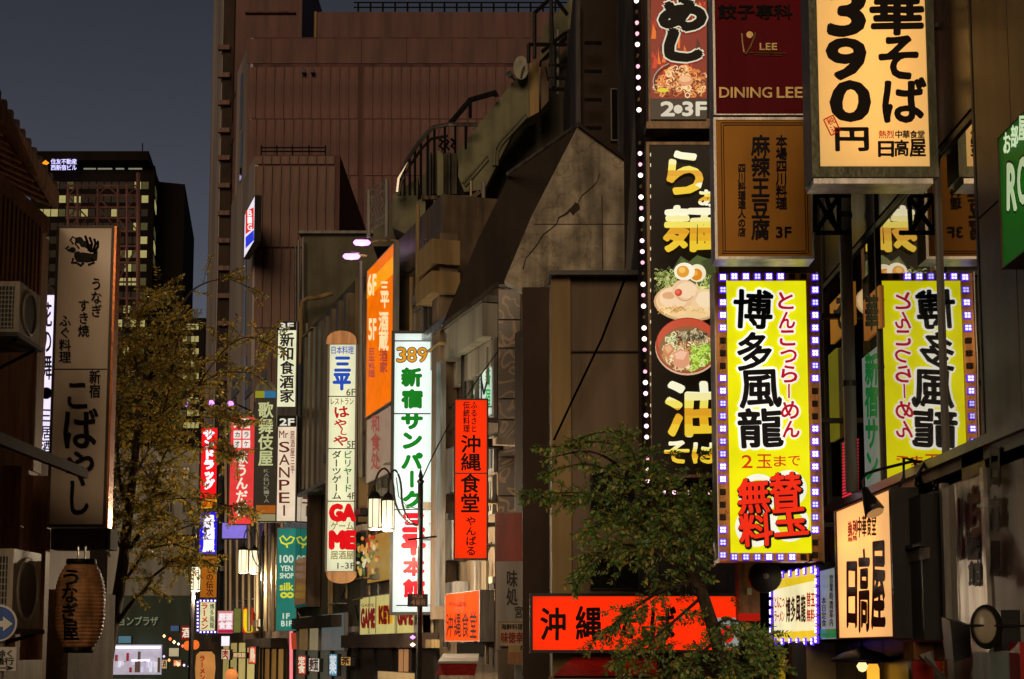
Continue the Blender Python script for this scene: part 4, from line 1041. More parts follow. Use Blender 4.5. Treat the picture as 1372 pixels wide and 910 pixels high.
# bowl two: red rim, noodles, greens, pork cubes
ink.ell(921, 465, 43, 38, '#d0b090', 20, 36); ink.ell(921, 463, 42.5, 37.5, '#a83820', 21, 36); ink.ell(921, 457, 40, 30, '#c04a30', 22, 30)
ink.ell(921, 468, 38, 31, '#8c5c38', 23, 30)
for i in range(420):
    a = random.uniform(0, 2 * pi); r = math.sqrt(random.random()) * .92; x = 921 + 37 * r * cos(a); y = 469 + 29 * r * sin(a)
    if x > 958: continue
    if x > 925 and y > 462: cs_ = ['#a8cc3c', '#c8e060', '#80a828', '#d4e88c', '#5c8020']
    elif y < 458 and 905 < x < 945: cs_ = ['#4c4830', '#706848', '#2c281c', '#98906c', '#c8b890']
    elif x < 905 and y < 468: cs_ = ['#b4c080', '#d8d8a8', '#809048', '#ece4c0']
    else: cs_ = ['#e0c090', '#b88850', '#f0dcb0', '#7c4c28', '#c89c68']
    ink.arc(x, y, random.uniform(2, 4.5), random.uniform(0, 6), random.uniform(6, 8.5), random.uniform(.9, 1.7), random.choice(cs_), 24 + i % 8, n=3)
ink.poly([(902, 473), (912, 468), (923, 471), (924, 488), (914, 494), (903, 490)], '#d89874', 33); ink.poly([(904, 474), (912, 470), (921, 472), (916, 482), (906, 481)], '#f0bc9c', 34)
ink.poly([(889, 465), (898, 460), (904, 468), (896, 480), (888, 476)], '#c88458', 33); ink.poly([(890, 466), (897, 462), (901, 468), (895, 474)], '#e4ac80', 34)
# brush characters in pale-to-gold print
def gold(ch, x0, y0, x1, y1, w=.12, cut=.52, br=.02):
    for part in range(1):
        pass
ink.build('picture_print', rs, .95)
import bmesh
def two_tone(chars, name, w=.11, clipx=None):
    """brush characters printed in flat bands of ink, pale above and deep gold below"""
    LT = Letters(P16, w, nib=.02, brush=.02, off=.055); bands = []
    for q in chars:
        LT.put(*q[:5], rot=q[5] if len(q) > 5 else 0)
        za, zb = P16.hit(q[1], q[2]).z, P16.hit(q[1], q[4]).z; xa, xb = P16.hit(q[1] - 3, q[2]).x, P16.hit(q[3] + 3, q[2]).x
        bands.append((za, zb, xa, xb))
    o = LT.mb.build(name, printed(.95), rs); me = o.data; bm = bmesh.new(); bm.from_mesh(me); L_ = rs.location
    for za, zb, xa, xb in bands:
        for t in (.22, .36, .5, .64, .8):
            z = za + (zb - za) * t - L_.z
            fs = [f for f in bm.faces if xa - L_.x < f.calc_center_median().x < xb - L_.x and min(v.co.z for v in f.verts) < z < max(v.co.z for v in f.verts)]
            es = set(e for f in fs for e in f.edges); vs = set(v for f in fs for v in f.verts)
            bmesh.ops.bisect_plane(bm, geom=list(vs) + list(es) + fs, plane_co=(0, 0, z), plane_no=(0, 0, 1))
    bm.to_mesh(me); bm.free(); cols = []
    for f in me.polygons:
        c = Vector((0, 0, 0))
        for i in f.vertices: c += me.vertices[i].co
        c = c / len(f.vertices) + L_; t = .5
        for za, zb, xa, xb in bands:
            if zb - .06 <= c.z <= za + .06 and xa <= c.x <= xb: t = (za - c.z) / (za - zb)
        cols.append(lin('#f6f2d0' if t < .22 else '#f2e8a0' if t < .36 else '#ecdc5c' if t < .5 else '#d89c1c' if t < .64 else '#e0aa1c' if t < .8 else '#e8c42c'))
    if clipx is not None:
        for v in me.vertices: v.co.x = min(v.co.x, clipx - L_.x)
    inked(o, cols)
CX = P16.hit(959, 400).x
two_tone([('ら', 895, 203, 941, 258), ('ぁ', 937, 255, 960, 276), ('麺', 890, 278, 962, 336)], 'lettering', .056, CX)
two_tone([('油', 893, 512, 966, 584), ('そ', 890, 592, 922, 620), ('ば', 928, 592, 966, 620)], 'lettering', .056, CX)
mb = MB()
for i in range(30):
    if i % 3 != 2: P16.box(mb, 871.2, 205 + i * 14, 872.2, 209 + i * 14, .0, .02)
mb.build('edge_glow_dash', em('#fff0c0', .8), rs)  # small dashes given their own glow along the sign edge

# ---- 5. strip of bulbs beside it
P15 = facing(17.2)
bs = thing('bulb_strip', 'upright dark strip of pinkish round bulbs, every fourth one dark, edging the ramen sign', 'light strip', P15.hit(866, 645))
mb = MB(); mb.tube([W(852.5, -30, 17.25), W(867.5, 645, 17.25)], .05, 4); mb.build('channel', M['steel'], bs)
BON = em('#ffc8da', 2.6); BOFF = mat('dead_bulb', (.3, .2, .09), .2, bump=0)
def bulbmesh(m, r=.026):
    b = MB(); b.lathe((0, 0, 0), [(.014, .02), (r * .8, 0), (r, -.02), (r * .7, -.038), (.003, -.046)], 10, axis='y'); return b.mesh('bulb', m, smooth=True)
bm = {True: bulbmesh(BON), False: bulbmesh(BOFF, .017)}
bvar = [bm[True], bulbmesh(em('#ffb0c4', 1.6), .023), bulbmesh(em('#ffdcc8', 3.4), .028)]
for i in range(-2, 45):
    y = 2 + i * 14.6
    if i in (11, 12): continue
    o = bpy.data.objects.new('bulb', random.choice(bvar) if i % 4 != 1 else bm[False]); COL.objects.link(o); o.parent = bs
    o.location = W(852.5 + 15 * (y / 640), y, 17.12) - bs.location
bs2 = thing('bulb_rail', 'short level rail with round bulbs under the ramen sign', 'light strip', P15.hit(920, 662))
mb = MB(); mb.tube([W(868, 661, 17.25), W(1000, 662, 17.25)], .02, 4); mb.build('rail', M['alu'], bs2)
for x in (891, 903, 922, 936, 951):
    o = bpy.data.objects.new('bulb', bm[x != 936]); COL.objects.link(o); o.parent = bs2; o.location = W(x, 660, 17.15) - bs2.location

# ---- 6. red Okinawa soba sign
PO = facing(17.9)
ok = sign('noodle_shop_sign', 'wide glowing red orange shop sign with black characters, partly hidden by the green tree', PO, 710, 795, 992, 875, backlit('#ff4a12', .36), case=M['black'], depth=.25, border=4, tubes=1, tube_l=4)
LT = Letters(PO, .045, nib=.02, brush=.008, off=.0); LT.put('沖', 725, 815, 757, 857); LT.put('縄', 772, 813, 806, 857); LT.put('そ', 826, 814, 852, 855); LT.put('ば', 872, 814, 905, 857); LT.build(paint('#1c0804', .5), ok)
mb = MB(); PO.box(mb, 957, 828, 990, 868, -.01, 0); mb.build('picture_patch', em('#b8c4c0', .5), ok)
mb = MB(); disc(mb, PO, 974, 850, 10, 12, off=.004); mb.build('patch_disc', em('#e02818', .8), ok)
aw = thing('red_awning', 'dark red cloth awning below the wide red noodle shop sign', 'awning', W(800, 905, 17))
mb = MB(); mb.prism([W(742, 905, 16.9), W(880, 905, 16.9), W(880, 878, 18.2), W(770, 878, 18.2)], (0, 0, -.03)); mb.build('cloth', M['redcloth'], aw)
mb = MB(); mb.prism([W(735, 906, 16.9), W(885, 906, 16.9), W(885, 922, 16.9), W(735, 922, 16.9)], (0, .03, 0)); mb.build('valance', M['beige'], aw)

# ---- 7. vertical red Okinawa sign
P31 = facing(31)
vr = sign('vertical_red_sign', 'narrow vertical orange red sign with black brush characters below the grey cornice', P31, 608, 534, 654, 750, backlit('#ff5010', .34), case=M['black'], depth=.3, border=2, tubes=1, tube_l=4)
mb = MB(); P31.box(mb, 610, 633.5, 652, 635, 0, .01); mb.build('divider', M['black'], vr)
LT = Letters(P31, .04, nib=.02, brush=.006, off=.005); LT.vcol('沖縄', 631, 583, 632, 27); LT.vcol('食堂', 630, 635, 688, 26); LT.vcol('やんばる', 631, 692, 745, 14); LT.vcol('ふるさと', 635, 538, 580, 9); LT.vcol('伝統料理', 625, 538, 580, 9); LT.build(paint('#1c0804', .5), vr)
for y in (560, 700):
    mb = MB(); P31.box(mb, 654, y, 668, y + 6, -.2, -.12); mb.build('bracket', M['steel'], vr)

# ---- 8. white 389 sign
P35 = facing(35.4)
s8 = sign('white_tower_sign', 'tall white backlit sign with green and red characters, numbered 389 at its top', P35, 523, 443, 582, 824, backlit('#f0f8f4', .36), case=M['black'], depth=.34, border=4.5, by=4, tubes=1, tube_l=9, tube_col='#eefaff')
for y in (456, 553.5, 682):
    mb = MB(); P35.box(mb, 528, y, 577, y + 1.5, -.01, .01); mb.build('divider', M['steel'], s8)
GR = em('#04861e', .62); RD = em('#e81028', .85)
LT = Letters(P35, .07, off=.01); LT.hrow('389', 531, 573, 466, 485); LT.build(paint('#14286a', .5), s8, 'number_outline')
LT = Letters(P35, .03, off=.02); LT.hrow('389', 531, 573, 466, 485); LT.build(em('#e8a020', .7), s8, 'number')
LT = Letters(P35, .085, off=.015)
for q in (('新', 539, 494, 564, 517), ('宿', 539, 523, 565, 546), ('サ', 539, 555, 565, 574), ('ン', 541, 581, 564, 600), ('パ', 539, 608, 565, 627), ('ク', 541, 659, 564, 680)): LT.put(*q)
LT.put('ー', 541, 630, 564, 654, bbox=False, rot=pi / 2); LT.build(GR, s8)
LT = Letters(P35, .12, off=.015); LT.put('三', 541, 690, 567, 711); LT.put('平', 540, 718, 568, 742); LT.build(RD, s8, 'red_lettering')
LT = Letters(P35, .065, off=.015); LT.put('本', 541, 748, 568, 771); LT.put('館', 541, 777, 568, 800); LT.build(RD, s8, 'red_lettering')
for y in (470, 600, 760):
    mb = MB(); P35.box(mb, 582, y, 592, y + 5, -.2, -.1); mb.build('bracket', M['steel'], s8)

# ---- 9. round topped multi sign
P44 = facing(43)
s9 = sign('multi_tenant_sign', 'white backlit sign in stacked fields, rounded bronze caps at top and bottom', P44, 437, 461, 478, 766, backlit('#efefd6', .30), case=M['greymetal'], depth=.4, border=3, by=.8, tubes=1, tube_l=6)
def cap(px0, px1, y0, y1, up_):
    c = []; xm = (px0 + px1) / 2; n = 14
    for i in range(n + 1):
        a = pi * i / n; c.append((xm - (px1 - px0) / 2 * cos(a), y0 + (y1 - y0) * sin(a) ** .7))
    mb = MB(); mb.prism([W(x, y, 43) for x, y in c], (0, .5, 0)); mb.build('end_cap', mat('copper_cap', (.36, .2, .1), .4, metal=.6, var=.2, scale=3), s9)
cap(437, 478, 461, 443, 1); cap(437, 478, 766, 782, 0)
for y in (530.5, 600.5, 671): 
    mb = MB(); P44.box(mb, 439, y, 476, y + 1.2, -.01, .01); mb.build('divider', M['steel'], s9)
BL = em('#1850c8', .75)
LT = Letters(P44, .07, off=.01); LT.put('三', 449, 479, 469, 497); LT.put('平', 447, 501, 469, 522); LT.build(BL, s9, 'blue_lettering')
LT = Letters(P44, .02, off=.01); LT.hrow('日本料理', 443, 474, 464, 475); LT.build(BL, s9, 'blue_lettering')
LT = Letters(P44, .015, off=.012); LT.put('6F', 464, 521, 476, 530); LT.put('5F', 465, 591, 476, 600); LT.put('4F', 465, 660, 476, 669); LT.put('1-3F', 452, 754, 475, 762); LT.build(paint('#50504c', .5), s9, 'floor_lettering')
LT = Letters(P44, .02, off=.01); LT.hrow('レストラン', 442, 474, 533, 543); LT.build(em('#8a3020', .5), s9, 'small_lettering')
LT = Letters(P44, .05, nib=.03, brush=.02, off=.012); LT.put('は', 449, 545, 467, 559, rot=.15); LT.put('や', 448, 562, 464, 574, rot=.15); LT.put('し', 457, 575, 465, 583, rot=-.3); LT.put('や', 447, 584, 466, 597, rot=.2); LT.build(em('#c01828', .7), s9, 'red_lettering')
LT = Letters(P44, .03, off=.01); LT.vcol('ダーツゲーム', 451, 604, 670, 13); LT.build(paint('#1c1838', .5), s9)
LT = Letters(P44, .03, off=.01); LT.vcol('ビリヤード', 466, 604, 660, 12); LT.build(em('#0c7a38', .6), s9, 'green_lettering')
LT = Letters(P44, .12, off=.01); LT.put('GA', 443, 677, 475, 697); LT.put('ME', 443, 713, 475, 734); LT.build(em('#e01018', .85), s9, 'game_lettering')
LT = Letters(P44, .04, off=.01); LT.hrow('ゲーム', 443, 474, 699, 711); LT.hrow('居酒屋', 443, 474, 738, 750); LT.build(em('#b0a870', .6), s9, 'small_lettering')

# ---- 10. orange banner, the lamplight on it painted as emission
OB = sign('orange_banner', 'tall orange banner with painted glow and pale writing on the side of the tan building', FLINE, 490, 345, 527, 548, em('#ff7600', .92, .6, .1), case=M['greymetal'], depth=.15, border=1, off=.45)
mb = MB(); FLINE.box(mb, 491, 362, 526.4, 384, .44, .448); mb.build('yellow_field', em('#ffa010', 1.0, .6, .1), OB)
LT = Letters(FLINE, .05, off=.46); LT.put('三', 510, 378, 520, 392); LT.put('平', 510, 393, 521, 412); LT.put('6F', 493, 368, 504, 395); LT.put('5F', 494, 428, 504, 455); LT.vcol('酒蔵', 514, 418, 470, 13); LT.build(em('#ffd9a0', 1.05), OB)
LT = Letters(FLINE, .03, off=.47); LT.vcol('日本料理', 498, 466, 506, 9); LT.vcol('酒家', 514, 470, 500, 11); LT.build(em('#b83420', .7), OB, 'small_lettering')
PB2 = sign('faded_banner', 'pale faded lower banner with red marks hanging under the orange one', FLINE, 490, 552, 527, 640, em('#b89880', .45), case=M['greymetal'], depth=.1, border=.8, off=.4)
LT = Letters(FLINE, .04, off=.42); LT.vcol('和食处', 503, 556, 630, 12); LT.build(em('#a83028', .5), PB2)
poster = sign('food_poster', 'small lit food poster on the wall between the lantern and the white tower sign', FLINE, 491, 714, 524, 780, em('#b89040', .55), case=M['steel'], depth=.1, border=1, off=.3)
ink = Ink(FLINE); random.seed(3)
for i in range(60):
    x, y = random.uniform(494, 521), random.uniform(718, 776)
    ink.ell(x, y, random.uniform(1.5, 3), random.uniform(2, 5), random.choice(['#c03018', '#e0a040', '#f0e0b0', '#486028', '#702818', '#d8c060']), 1, 7)
for v in ink.mb.v: v += FLINE.N * .31
ink.build('poster_print', poster, .6)

# ---- 11. smaller vertical signs further along
def P(d): return facing(d)
p53 = P(51.5)
a = sign('bar_sign', 'white lit floor sign with violet brush characters under a black 3F label', p53, 370, 430, 398, 572, em('#eef0c8', .85), case=M['black'], depth=.3, border=1.8)
mb = MB(); p53.box(mb, 371, 431, 397, 442.5, -.01, .01); mb.build('header', BLK, a)
LT = Letters(p53, .05, off=.02); LT.put('3F', 375, 433, 393, 441); LT.build(em('#e8e8d8', .8), a, 'floor_lettering')
LT = Letters(p53, .04, nib=.04, brush=.03, off=.015); LT.vcol('新和食酒家', 384.5, 446, 540, 19); LT.build(paint('#2c1840', .5), a)
mb = MB(); p53.box(mb, 371, 545, 397, 572, -.01, .012); mb.build('lower_field', M['steel'], a)
a = sign('salon_sign', 'cream lit sign with thin brown Latin capitals under a black 2F label', p53, 370, 556, 398, 700, em('#f0dcc0', .85), case=M['black'], depth=.3, border=1.8, off=.02)
mb = MB(); p53.box(mb, 371, 557, 397, 571, .01, .03); mb.build('header', BLK, a)
LT = Letters(p53, .05, off=.04); LT.put('2F', 375, 561, 394, 570); LT.build(em('#e8e8d8', .8), a, 'floor_lettering')
LT = Letters(p53, .008, off=.035)
for i, ch in enumerate('SANPEI'): LT.put(ch, 374 + (5.6 if ch == 'I' else 0), 592 + i * 17, 388 - (6.2 if ch == 'I' else 0), 606 + i * 17)
LT.put('Mr', 374, 577, 386, 587); LT.build(paint('#8a2c20', .5), a)
LT = Letters(p53, .02, off=.035); LT.vcol('居酒屋三平', 392, 577, 635, 6); LT.build(paint('#b05848', .5), a, 'small_lettering')
a = sign('hundred_yen_sign', 'teal vertical 100 yen shop sign with a yellow ribbon mark', p53, 370, 707, 398, 846, em('#2f8a7c', .62), case=M['greymetal'], depth=.3, border=1)
LT = Letters(p53, .05, off=.0); LT.put('100', 375, 744, 393, 754); LT.put('YEN', 376, 758, 392, 765); LT.put('SHOP', 375, 768, 393, 775); LT.put('1F', 379, 822, 388, 829); LT.put('B1F', 377, 832, 391, 839); LT.build(em('#d8e8d0', .8), a)
LT = Letters(p53, .05, off=.0); LT.put('silk', 375, 781, 393, 791); LT.put('∞', 376, 794, 393, 801); LT.build(em('#d8d830', .85), a, 'yellow_lettering')
mb = MB(); mb.tube([p53.hit(*q, .01) for q in ((385, 734), (384, 730), (377, 727), (375, 721), (379, 718), (384, 724), (389, 719), (394, 721), (391, 727), (384, 729))], .03, 5); mb.build('ribbon_mark', em('#e0e030', .9), a)
p57 = P(56)
a = sign('kabuki_sign', 'dark vertical bar sign with pale glowing characters beneath a small colourful arch', p57, 341, 533, 371, 700, M['black'], case=M['black'], depth=.3, border=1)
LT = Letters(p57, .04, off=.01); LT.vcol('歌舞伎屋', 356, 539, 625, 20); LT.build(em('#c4c890', .85), a)
LT = Letters(p57, .0, off=.01); LT.vcol('KABUKIYA', 357, 628, 674, 10); LT.build(em('#9a9a80', .6), a, 'small_lettering')
mb = MB(); p57.box(mb, 343, 677, 369, 688, 0, .02); mb.build('orange_field', em('#c06820', .6), a)
mb = MB(); p57.box(mb, 343, 689, 369, 698, 0, .02); mb.build('pale_field', em('#b8b080', .5), a)
a = thing('arched_topper', 'small half round panel in yellow and blue crowning the dark bar sign', 'sign', p57.hit(355, 533))
mb = MB(); mb.prism([p57.hit(356 - 14 * cos(pi * i / 12), 524 - 14 * sin(pi * i / 12), .02) for i in range(13)], (0, .25, 0)); mb.build('arch', mat('topper', (.25, .25, .2), .6), a)
mb = MB(); p57.box(mb, 342, 524, 354, 533, -.2, .02); mb.build('yellow_field', em('#a8a828', .6), a)
mb = MB(); p57.box(mb, 354.3, 524, 370, 533, -.2, .02); mb.build('blue_field', em('#2a80b0', .6), a)
p62 = P(61)
a = sign('karaoke_sign', 'coral red vertical karaoke sign with white characters and four white squares', p62, 307, 558, 341, 703, em('#e83c3c', .85), case=M['steel'], depth=.3, border=1)
mb = MB()
for x in (313, 325):
    for y in (577, 589.5):
        mb = MB(); p62.box(mb, x, y, x + 10, y + 10.5, 0, .02); mb.build('white_square', em('#f4e8e0', .9), a)
LT = Letters(p62, .03, off=.03); LT.put('カ', 315, 579, 321, 586); LT.put('ラ', 327, 579, 333, 586); LT.put('オ', 315, 591, 321, 598); LT.put('ケ', 327, 591, 333, 598); LT.build(paint('#502020', .5), a, 'small_lettering')
LT = Letters(p62, .05, nib=.02, off=.01); LT.vcol('歌うんだ村', 324, 604, 692, 16); LT.put('い', 312, 563, 320, 573); LT.put('酒', 323, 561, 335, 574); LT.build(em('#f4ecd8', .9), a)
a = sign('violet_canopy_sign', 'slanting violet lit canopy sign just below the coral karaoke sign', P(64), 297, 700, 331, 722, em('#8878e8', .8), case=M['steel'], depth=.6, border=.8)
p72 = P(72)
a = sign('drugstore_sign', 'vivid red vertical sign with glowing white characters beside the tree crown', p72, 269, 573, 291, 668, em('#f00c18', 1.0), case=M['steel'], depth=.3, border=.6)
LT = Letters(p72, .09, off=.01); LT.vcol('サンドラッグ', 280, 576, 656, 15); LT.build(em('#fff4ff', 1.3), a)
a = sign('small_yellow_sign', 'small yellow lit sign squeezed between the red and the blue vertical signs', p72, 269, 668.5, 291, 682, em('#e0a018', .85), case=M['steel'], depth=.3, border=.6)
LT = Letters(p72, .03, off=.01); LT.hrow('薬局', 271, 289, 670, 680); LT.build(em('#c02010', .6), a)
a = sign('blue_bar_sign', 'vivid blue vertical bar sign with white characters under the red one', p72, 267, 686, 291, 743, em('#2418e0', 1.1), case=M['steel'], depth=.3, border=.6)
LT = Letters(p72, .07, off=.01); LT.vcol('居酒屋', 279.5, 690, 740, 16); LT.build(em('#f0ecff', 1.3), a)
a = sign('orange_vertical_sign', 'orange brown vertical sign with small dark characters above the lamp framed ramen sign', p72, 268, 745, 291, 801, em('#b86a18', .65), case=M['steel'], depth=.3, border=.6)
LT = Letters(p72, .03, off=.01); LT.vcol('すしの伝次', 281, 748, 799, 10); LT.build(paint('#281408', .5), a)
a = sign('far_ramen_sign', 'small cream ramen sign with red characters in a frame of violet lamps', p72, 262, 803, 290, 849, M['black'], case=M['black'], depth=.2, border=.6)
mb = MB(); p72.box(mb, 268, 807, 288, 845, 0, .02); mb.build('cream_field', em('#e0dca8', .85), a)
LT = Letters(p72, .06, off=.03); LT.vcol('ラーメン', 274, 808, 844, 10); LT.build(em('#d02018', .7), a)
LT = Letters(p72, .02, off=.03); LT.vcol('博多風龍', 284, 809, 842, 6); LT.build(paint('#1c2818', .5), a, 'small_lettering')
m2 = {True: led_mesh(p72, .1, True)}
for i in range(9):
    led(p72, a, 265, 807 + i * 4.7, m2, True, .02)
    if i < 5: led(p72, a, 269 + i * 4.8, 805, m2, True, .025); led(p72, a, 269 + i * 4.8, 847, m2, True, .025)
p68 = P(68)
a = sign('pink_shop_sign', 'pinkish white sign with bold red lettering right of the far ramen sign', p68, 291, 818, 313, 849, em('#d89090', .75), case=M['steel'], depth=.3, border=.6)
LT = Letters(p68, .08, off=.01); LT.hrow('居酒', 293, 311, 822, 832); LT.hrow('食堂', 293, 311, 833, 843); LT.build(em('#f4e8f0', .9), a)
mb = MB(); p68.box(mb, 292, 844, 312, 848, 0, .02); mb.build('magenta_strip', em('#c01850', .8), a)
a = sign('green_shop_sign', 'dull yellow green narrow sign next to the pinkish one', P(66), 313, 815, 323, 848, em('#7c8440', .5), case=M['steel'], depth=.3, border=.5)
a = sign('red_yellow_sign', 'red and yellow shop sign with a dark character near the teal sign', P(64), 325, 814, 346, 851, em('#d81c10', .8), case=M['steel'], depth=.3, border=.5)
LT = Letters(P(64), .1, off=.01); LT.put('し', 328, 818, 342, 846, rot=0); LT.build(em('#e8c818', .85), a)
# pink neon pole
a = thing('neon_tube', 'thin upright pink neon tube below the teal sign', 'neon light', W(390, 905, 50))
mb = MB(); mb.tube([W(390, 846, 50), W(390, 925, 50)], .05, 8); mb.build('tube', em('#ff7880', 1.3), a)
mb = MB(); mb.tube([W(393, 848, 50), W(394, 870, 50)], .09, 8); mb.build('holder', em('#c04828', .6), a)
# ---- game centre sign
GM = sign('game_centre_sign', 'cream lit sign repeating GAME in dark red along the shop front', FLINE, 481, 795, 556, 851, em('#d0c478', .72), case=M['greymetal'], depth=.2, border=1.5, off=.5)
LT = Letters(FLINE, .1, off=.52); LT.put('GAME', 484, 817, 502, 840); LT.put('GAME', 533, 812, 553, 836); LT.build(em('#8c1c14', .5), GM)
mb = MB(); FLINE.box(mb, 506, 811, 526, 836, .5, .505); mb.build('yellow_field', em('#d8a028', .7), GM)
LT = Letters(FLINE, .1, off=.53); LT.put('KEY', 508, 814, 524, 834); LT.build(em('#7c1410', .5), GM, 'dark_lettering')
LT = Letters(FLINE, .02, off=.52); LT.put('GAME', 484, 809, 501, 813); LT.build(em('#a06040', .5), GM, 'small_lettering')
for x in (494, 503, 529, 531):
    mb = MB(); FLINE.box(mb, x, 797, x + .7, 849, .5, .508); mb.build('seam', M['greymetal'], GM)
# ---- orange Okinawa food sign
OK2 = sign('orange_food_sign', 'squarish orange lit sign with thin black brush characters near the white side sign', FLINE, 595, 793, 643, 860, backlit('#ff7014', .38), case=M['greymetal'], depth=.3, border=1.2, off=.6, tubes=1, tube_l=6)
LT = Letters(FLINE, .02, nib=.02, brush=.01, off=.61)
for i, ch in enumerate('沖縄食堂'): LT.put(ch, 598 + i * 10.5, 822 - i * 1.0, 607 + i * 10.5, 853 + i * .5)
LT.hrow('やんばる', 601, 625, 806, 813); LT.build(paint('#1a0a04', .5), OK2)
mb = MB(); FLINE.box(mb, 609, 797, 623, 822, .588, .594); mb.build('red_field', em('#ff4820', .9), OK2)
# ---- white side sign with red top (unlit)
P25 = facing(25.2)
ws = sign('unlit_white_sign', 'unlit white standing sign with a rust red top and faint grey characters', P25, 663, 686, 705, 872, mat('dull_white', (.33, .30, .28), .35, var=.1, scale=1.5, bump=0, streak=True), case=M['beltbrown'], depth=.5, border=1.5)
mb = MB(); P25.box(mb, 664.5, 688, 703.5, 752, -.01, -.004); mb.build('red_field', mat('rust_red_board', (.3, .03, .02), .3, var=.2, scale=2, bump=0), ws)
LT = Letters(P25, .03, nib=.03, off=.0); LT.vcol('味処', 686, 764, 812, 15); LT.put('宮', 690, 812, 700, 828); LT.build(paint('#3c3634', .5), ws)
a = sign('menu_plate', 'small cream plate with red and black characters fixed low on the white sign', facing(25.0), 668, 833, 703, 866, mat('cream_plate', (.45, .36, .25), .5, bump=0), case=M['wood'], depth=.04, border=1)
LT = Letters(facing(25.0), .03, off=.0); LT.hrow('海鮮料理', 671, 701, 836, 844); LT.build(paint('#201008', .5), a)
LT = Letters(facing(25.0), .04, off=.0); LT.hrow('味徳幸', 671, 701, 847, 862); LT.build(paint('#8a1810', .5), a, 'red_lettering')

# ---- right wall signs
HP = sign('ledge_sign', 'cream lit wall sign with three stretched black characters under the metal ledge', G, 1119, 668, 1196, 856, backlit('#ffd090', .42), case=M['black'], depth=.22, border=2.2, off=.3, tubes=2, tube_l=3.5)
LT = Letters(G, .05, nib=.04, brush=.012, off=.3); LT.put('日', 1135, 755, 1148, 839); LT.put('高', 1151, 737, 1165, 845); LT.put('屋', 1168, 728, 1186, 842); LT.build(paint('#140a08', .5), HP)
LT = Letters(G, .03, nib=.02, off=.3); 
for i, ch in enumerate('中華食堂'): LT.put(ch, 1149 + i * 6.5, 693 - i * 2, 1154.5 + i * 6.5, 720 - i * 1.0)
LT.build(paint('#40200c', .5), HP, 'small_lettering')
LT = Letters(G, .03, nib=.02, off=.3)
for i, ch in enumerate('熱烈'): LT.put(ch, 1136.5 + i * 6.3, 699 - i * 2, 1142 + i * 6.3, 726 - i * 1.5)
LT.build(em('#b02010', .6), HP, 'red_lettering')
GSM = sign('green_based_sign', 'narrow grey white sign with a green foot between the cream and the small yellow signs', G, 1097, 762, 1120, 857, em('#a8b4ac', .45), case=M['black'], depth=.2, border=.8, off=.3)
mb = MB(); G.box(mb, 1098, 843, 1119, 855, .29, .297); mb.build('green_field', em('#0c7a3c', .7), GSM)
LT = Letters(G, .02, off=.3); LT.vcol('営業時間案内', 1114, 770, 840, 5); LT.vcol('本日定食', 1104, 800, 840, 6); LT.build(paint('#283028', .5), GSM)
SY = sign('small_noodle_sign', 'small yellow noodle sign edged with violet lamps, low on the wall', G, 1033, 762, 1097, 862, em('#f0cc20', .95), case=M['black'], depth=.2, border=2.6, off=.3)
mb = MB(); G.box(mb, 1036.5, 784, 1093, 846, .286, .29); mb.build('cream_field', em('#fbf0b8', .98), SY)
LT = Letters(G, .04, off=.3)
for i, ch in enumerate('博多風龍'): LT.put(ch, 1053 + i * 6.8, 801 - i * 1.2, 1059 + i * 6.8, 833)
LT.build(paint('#101018', .5), SY)
LT = Letters(G, .03, off=.3); LT.put('とんこつ', 1038, 800, 1051, 814); LT.put('ラーメン', 1038, 819, 1051, 833); LT.put('替玉', 1081, 794, 1092, 813); LT.put('無料', 1081, 816, 1092, 833); LT.build(em('#c01c18', .7), SY, 'red_lettering')
m3 = {True: led_mesh(G, .075, True)}
for i in range(8): led(G, SY, 1034.3, 772 + i * 12, m3, True, .31); led(G, SY, 1095.8, 766 + i * 13, m3, True, .31)
for i in range(6): led(G, SY, 1040 + i * 10, 771.5 - i * 1.6, m3, True, .31); led(G, SY, 1040 + i * 10, 859.5, m3, True, .31)
# green sign at the picture's edge
GP = Plane((3.08, 9.76), (3.08, 8))
gs2 = sign('green_room_sign', 'green backlit sign with white lettering on the near stone wall', Plane((3.08, 9.8), (3.08, 6)), 1336, 130, 1440, 325, backlit('#3c9430', .13), case=mat('brown_frame', (.12, .07, .04), .4), depth=.16, border=1.6, tubes=1, tube_l=2.6)
GP = Plane((3.08, 9.8), (3.08, 6))
LT = Letters(GP, .04, off=.002); LT.put('お', 1345, 178, 1354, 205); LT.put('部', 1355, 168, 1364, 197); LT.put('屋', 1365, 156, 1376, 188); LT.put('探', 1377, 145, 1390, 178)
LT.build(em('#d8f0c0', .8), gs2)
LT = Letters(GP, .06, off=.002); LT.put('R', 1350, 221, 1362, 280); LT.put('O', 1364, 212, 1378, 272); LT.put('OM', 1380, 190, 1410, 262); LT.build(em('#c8dca8', .7), gs2, 'latin_lettering')
LT = Letters(GP, .1, off=-.003); LT.put('R', 1350, 221, 1362, 280); LT.put('O', 1364, 212, 1378, 272); LT.put('OM', 1380, 190, 1410, 262); LT.build(paint('#0c3818', .5), gs2, 'lettering_outline')
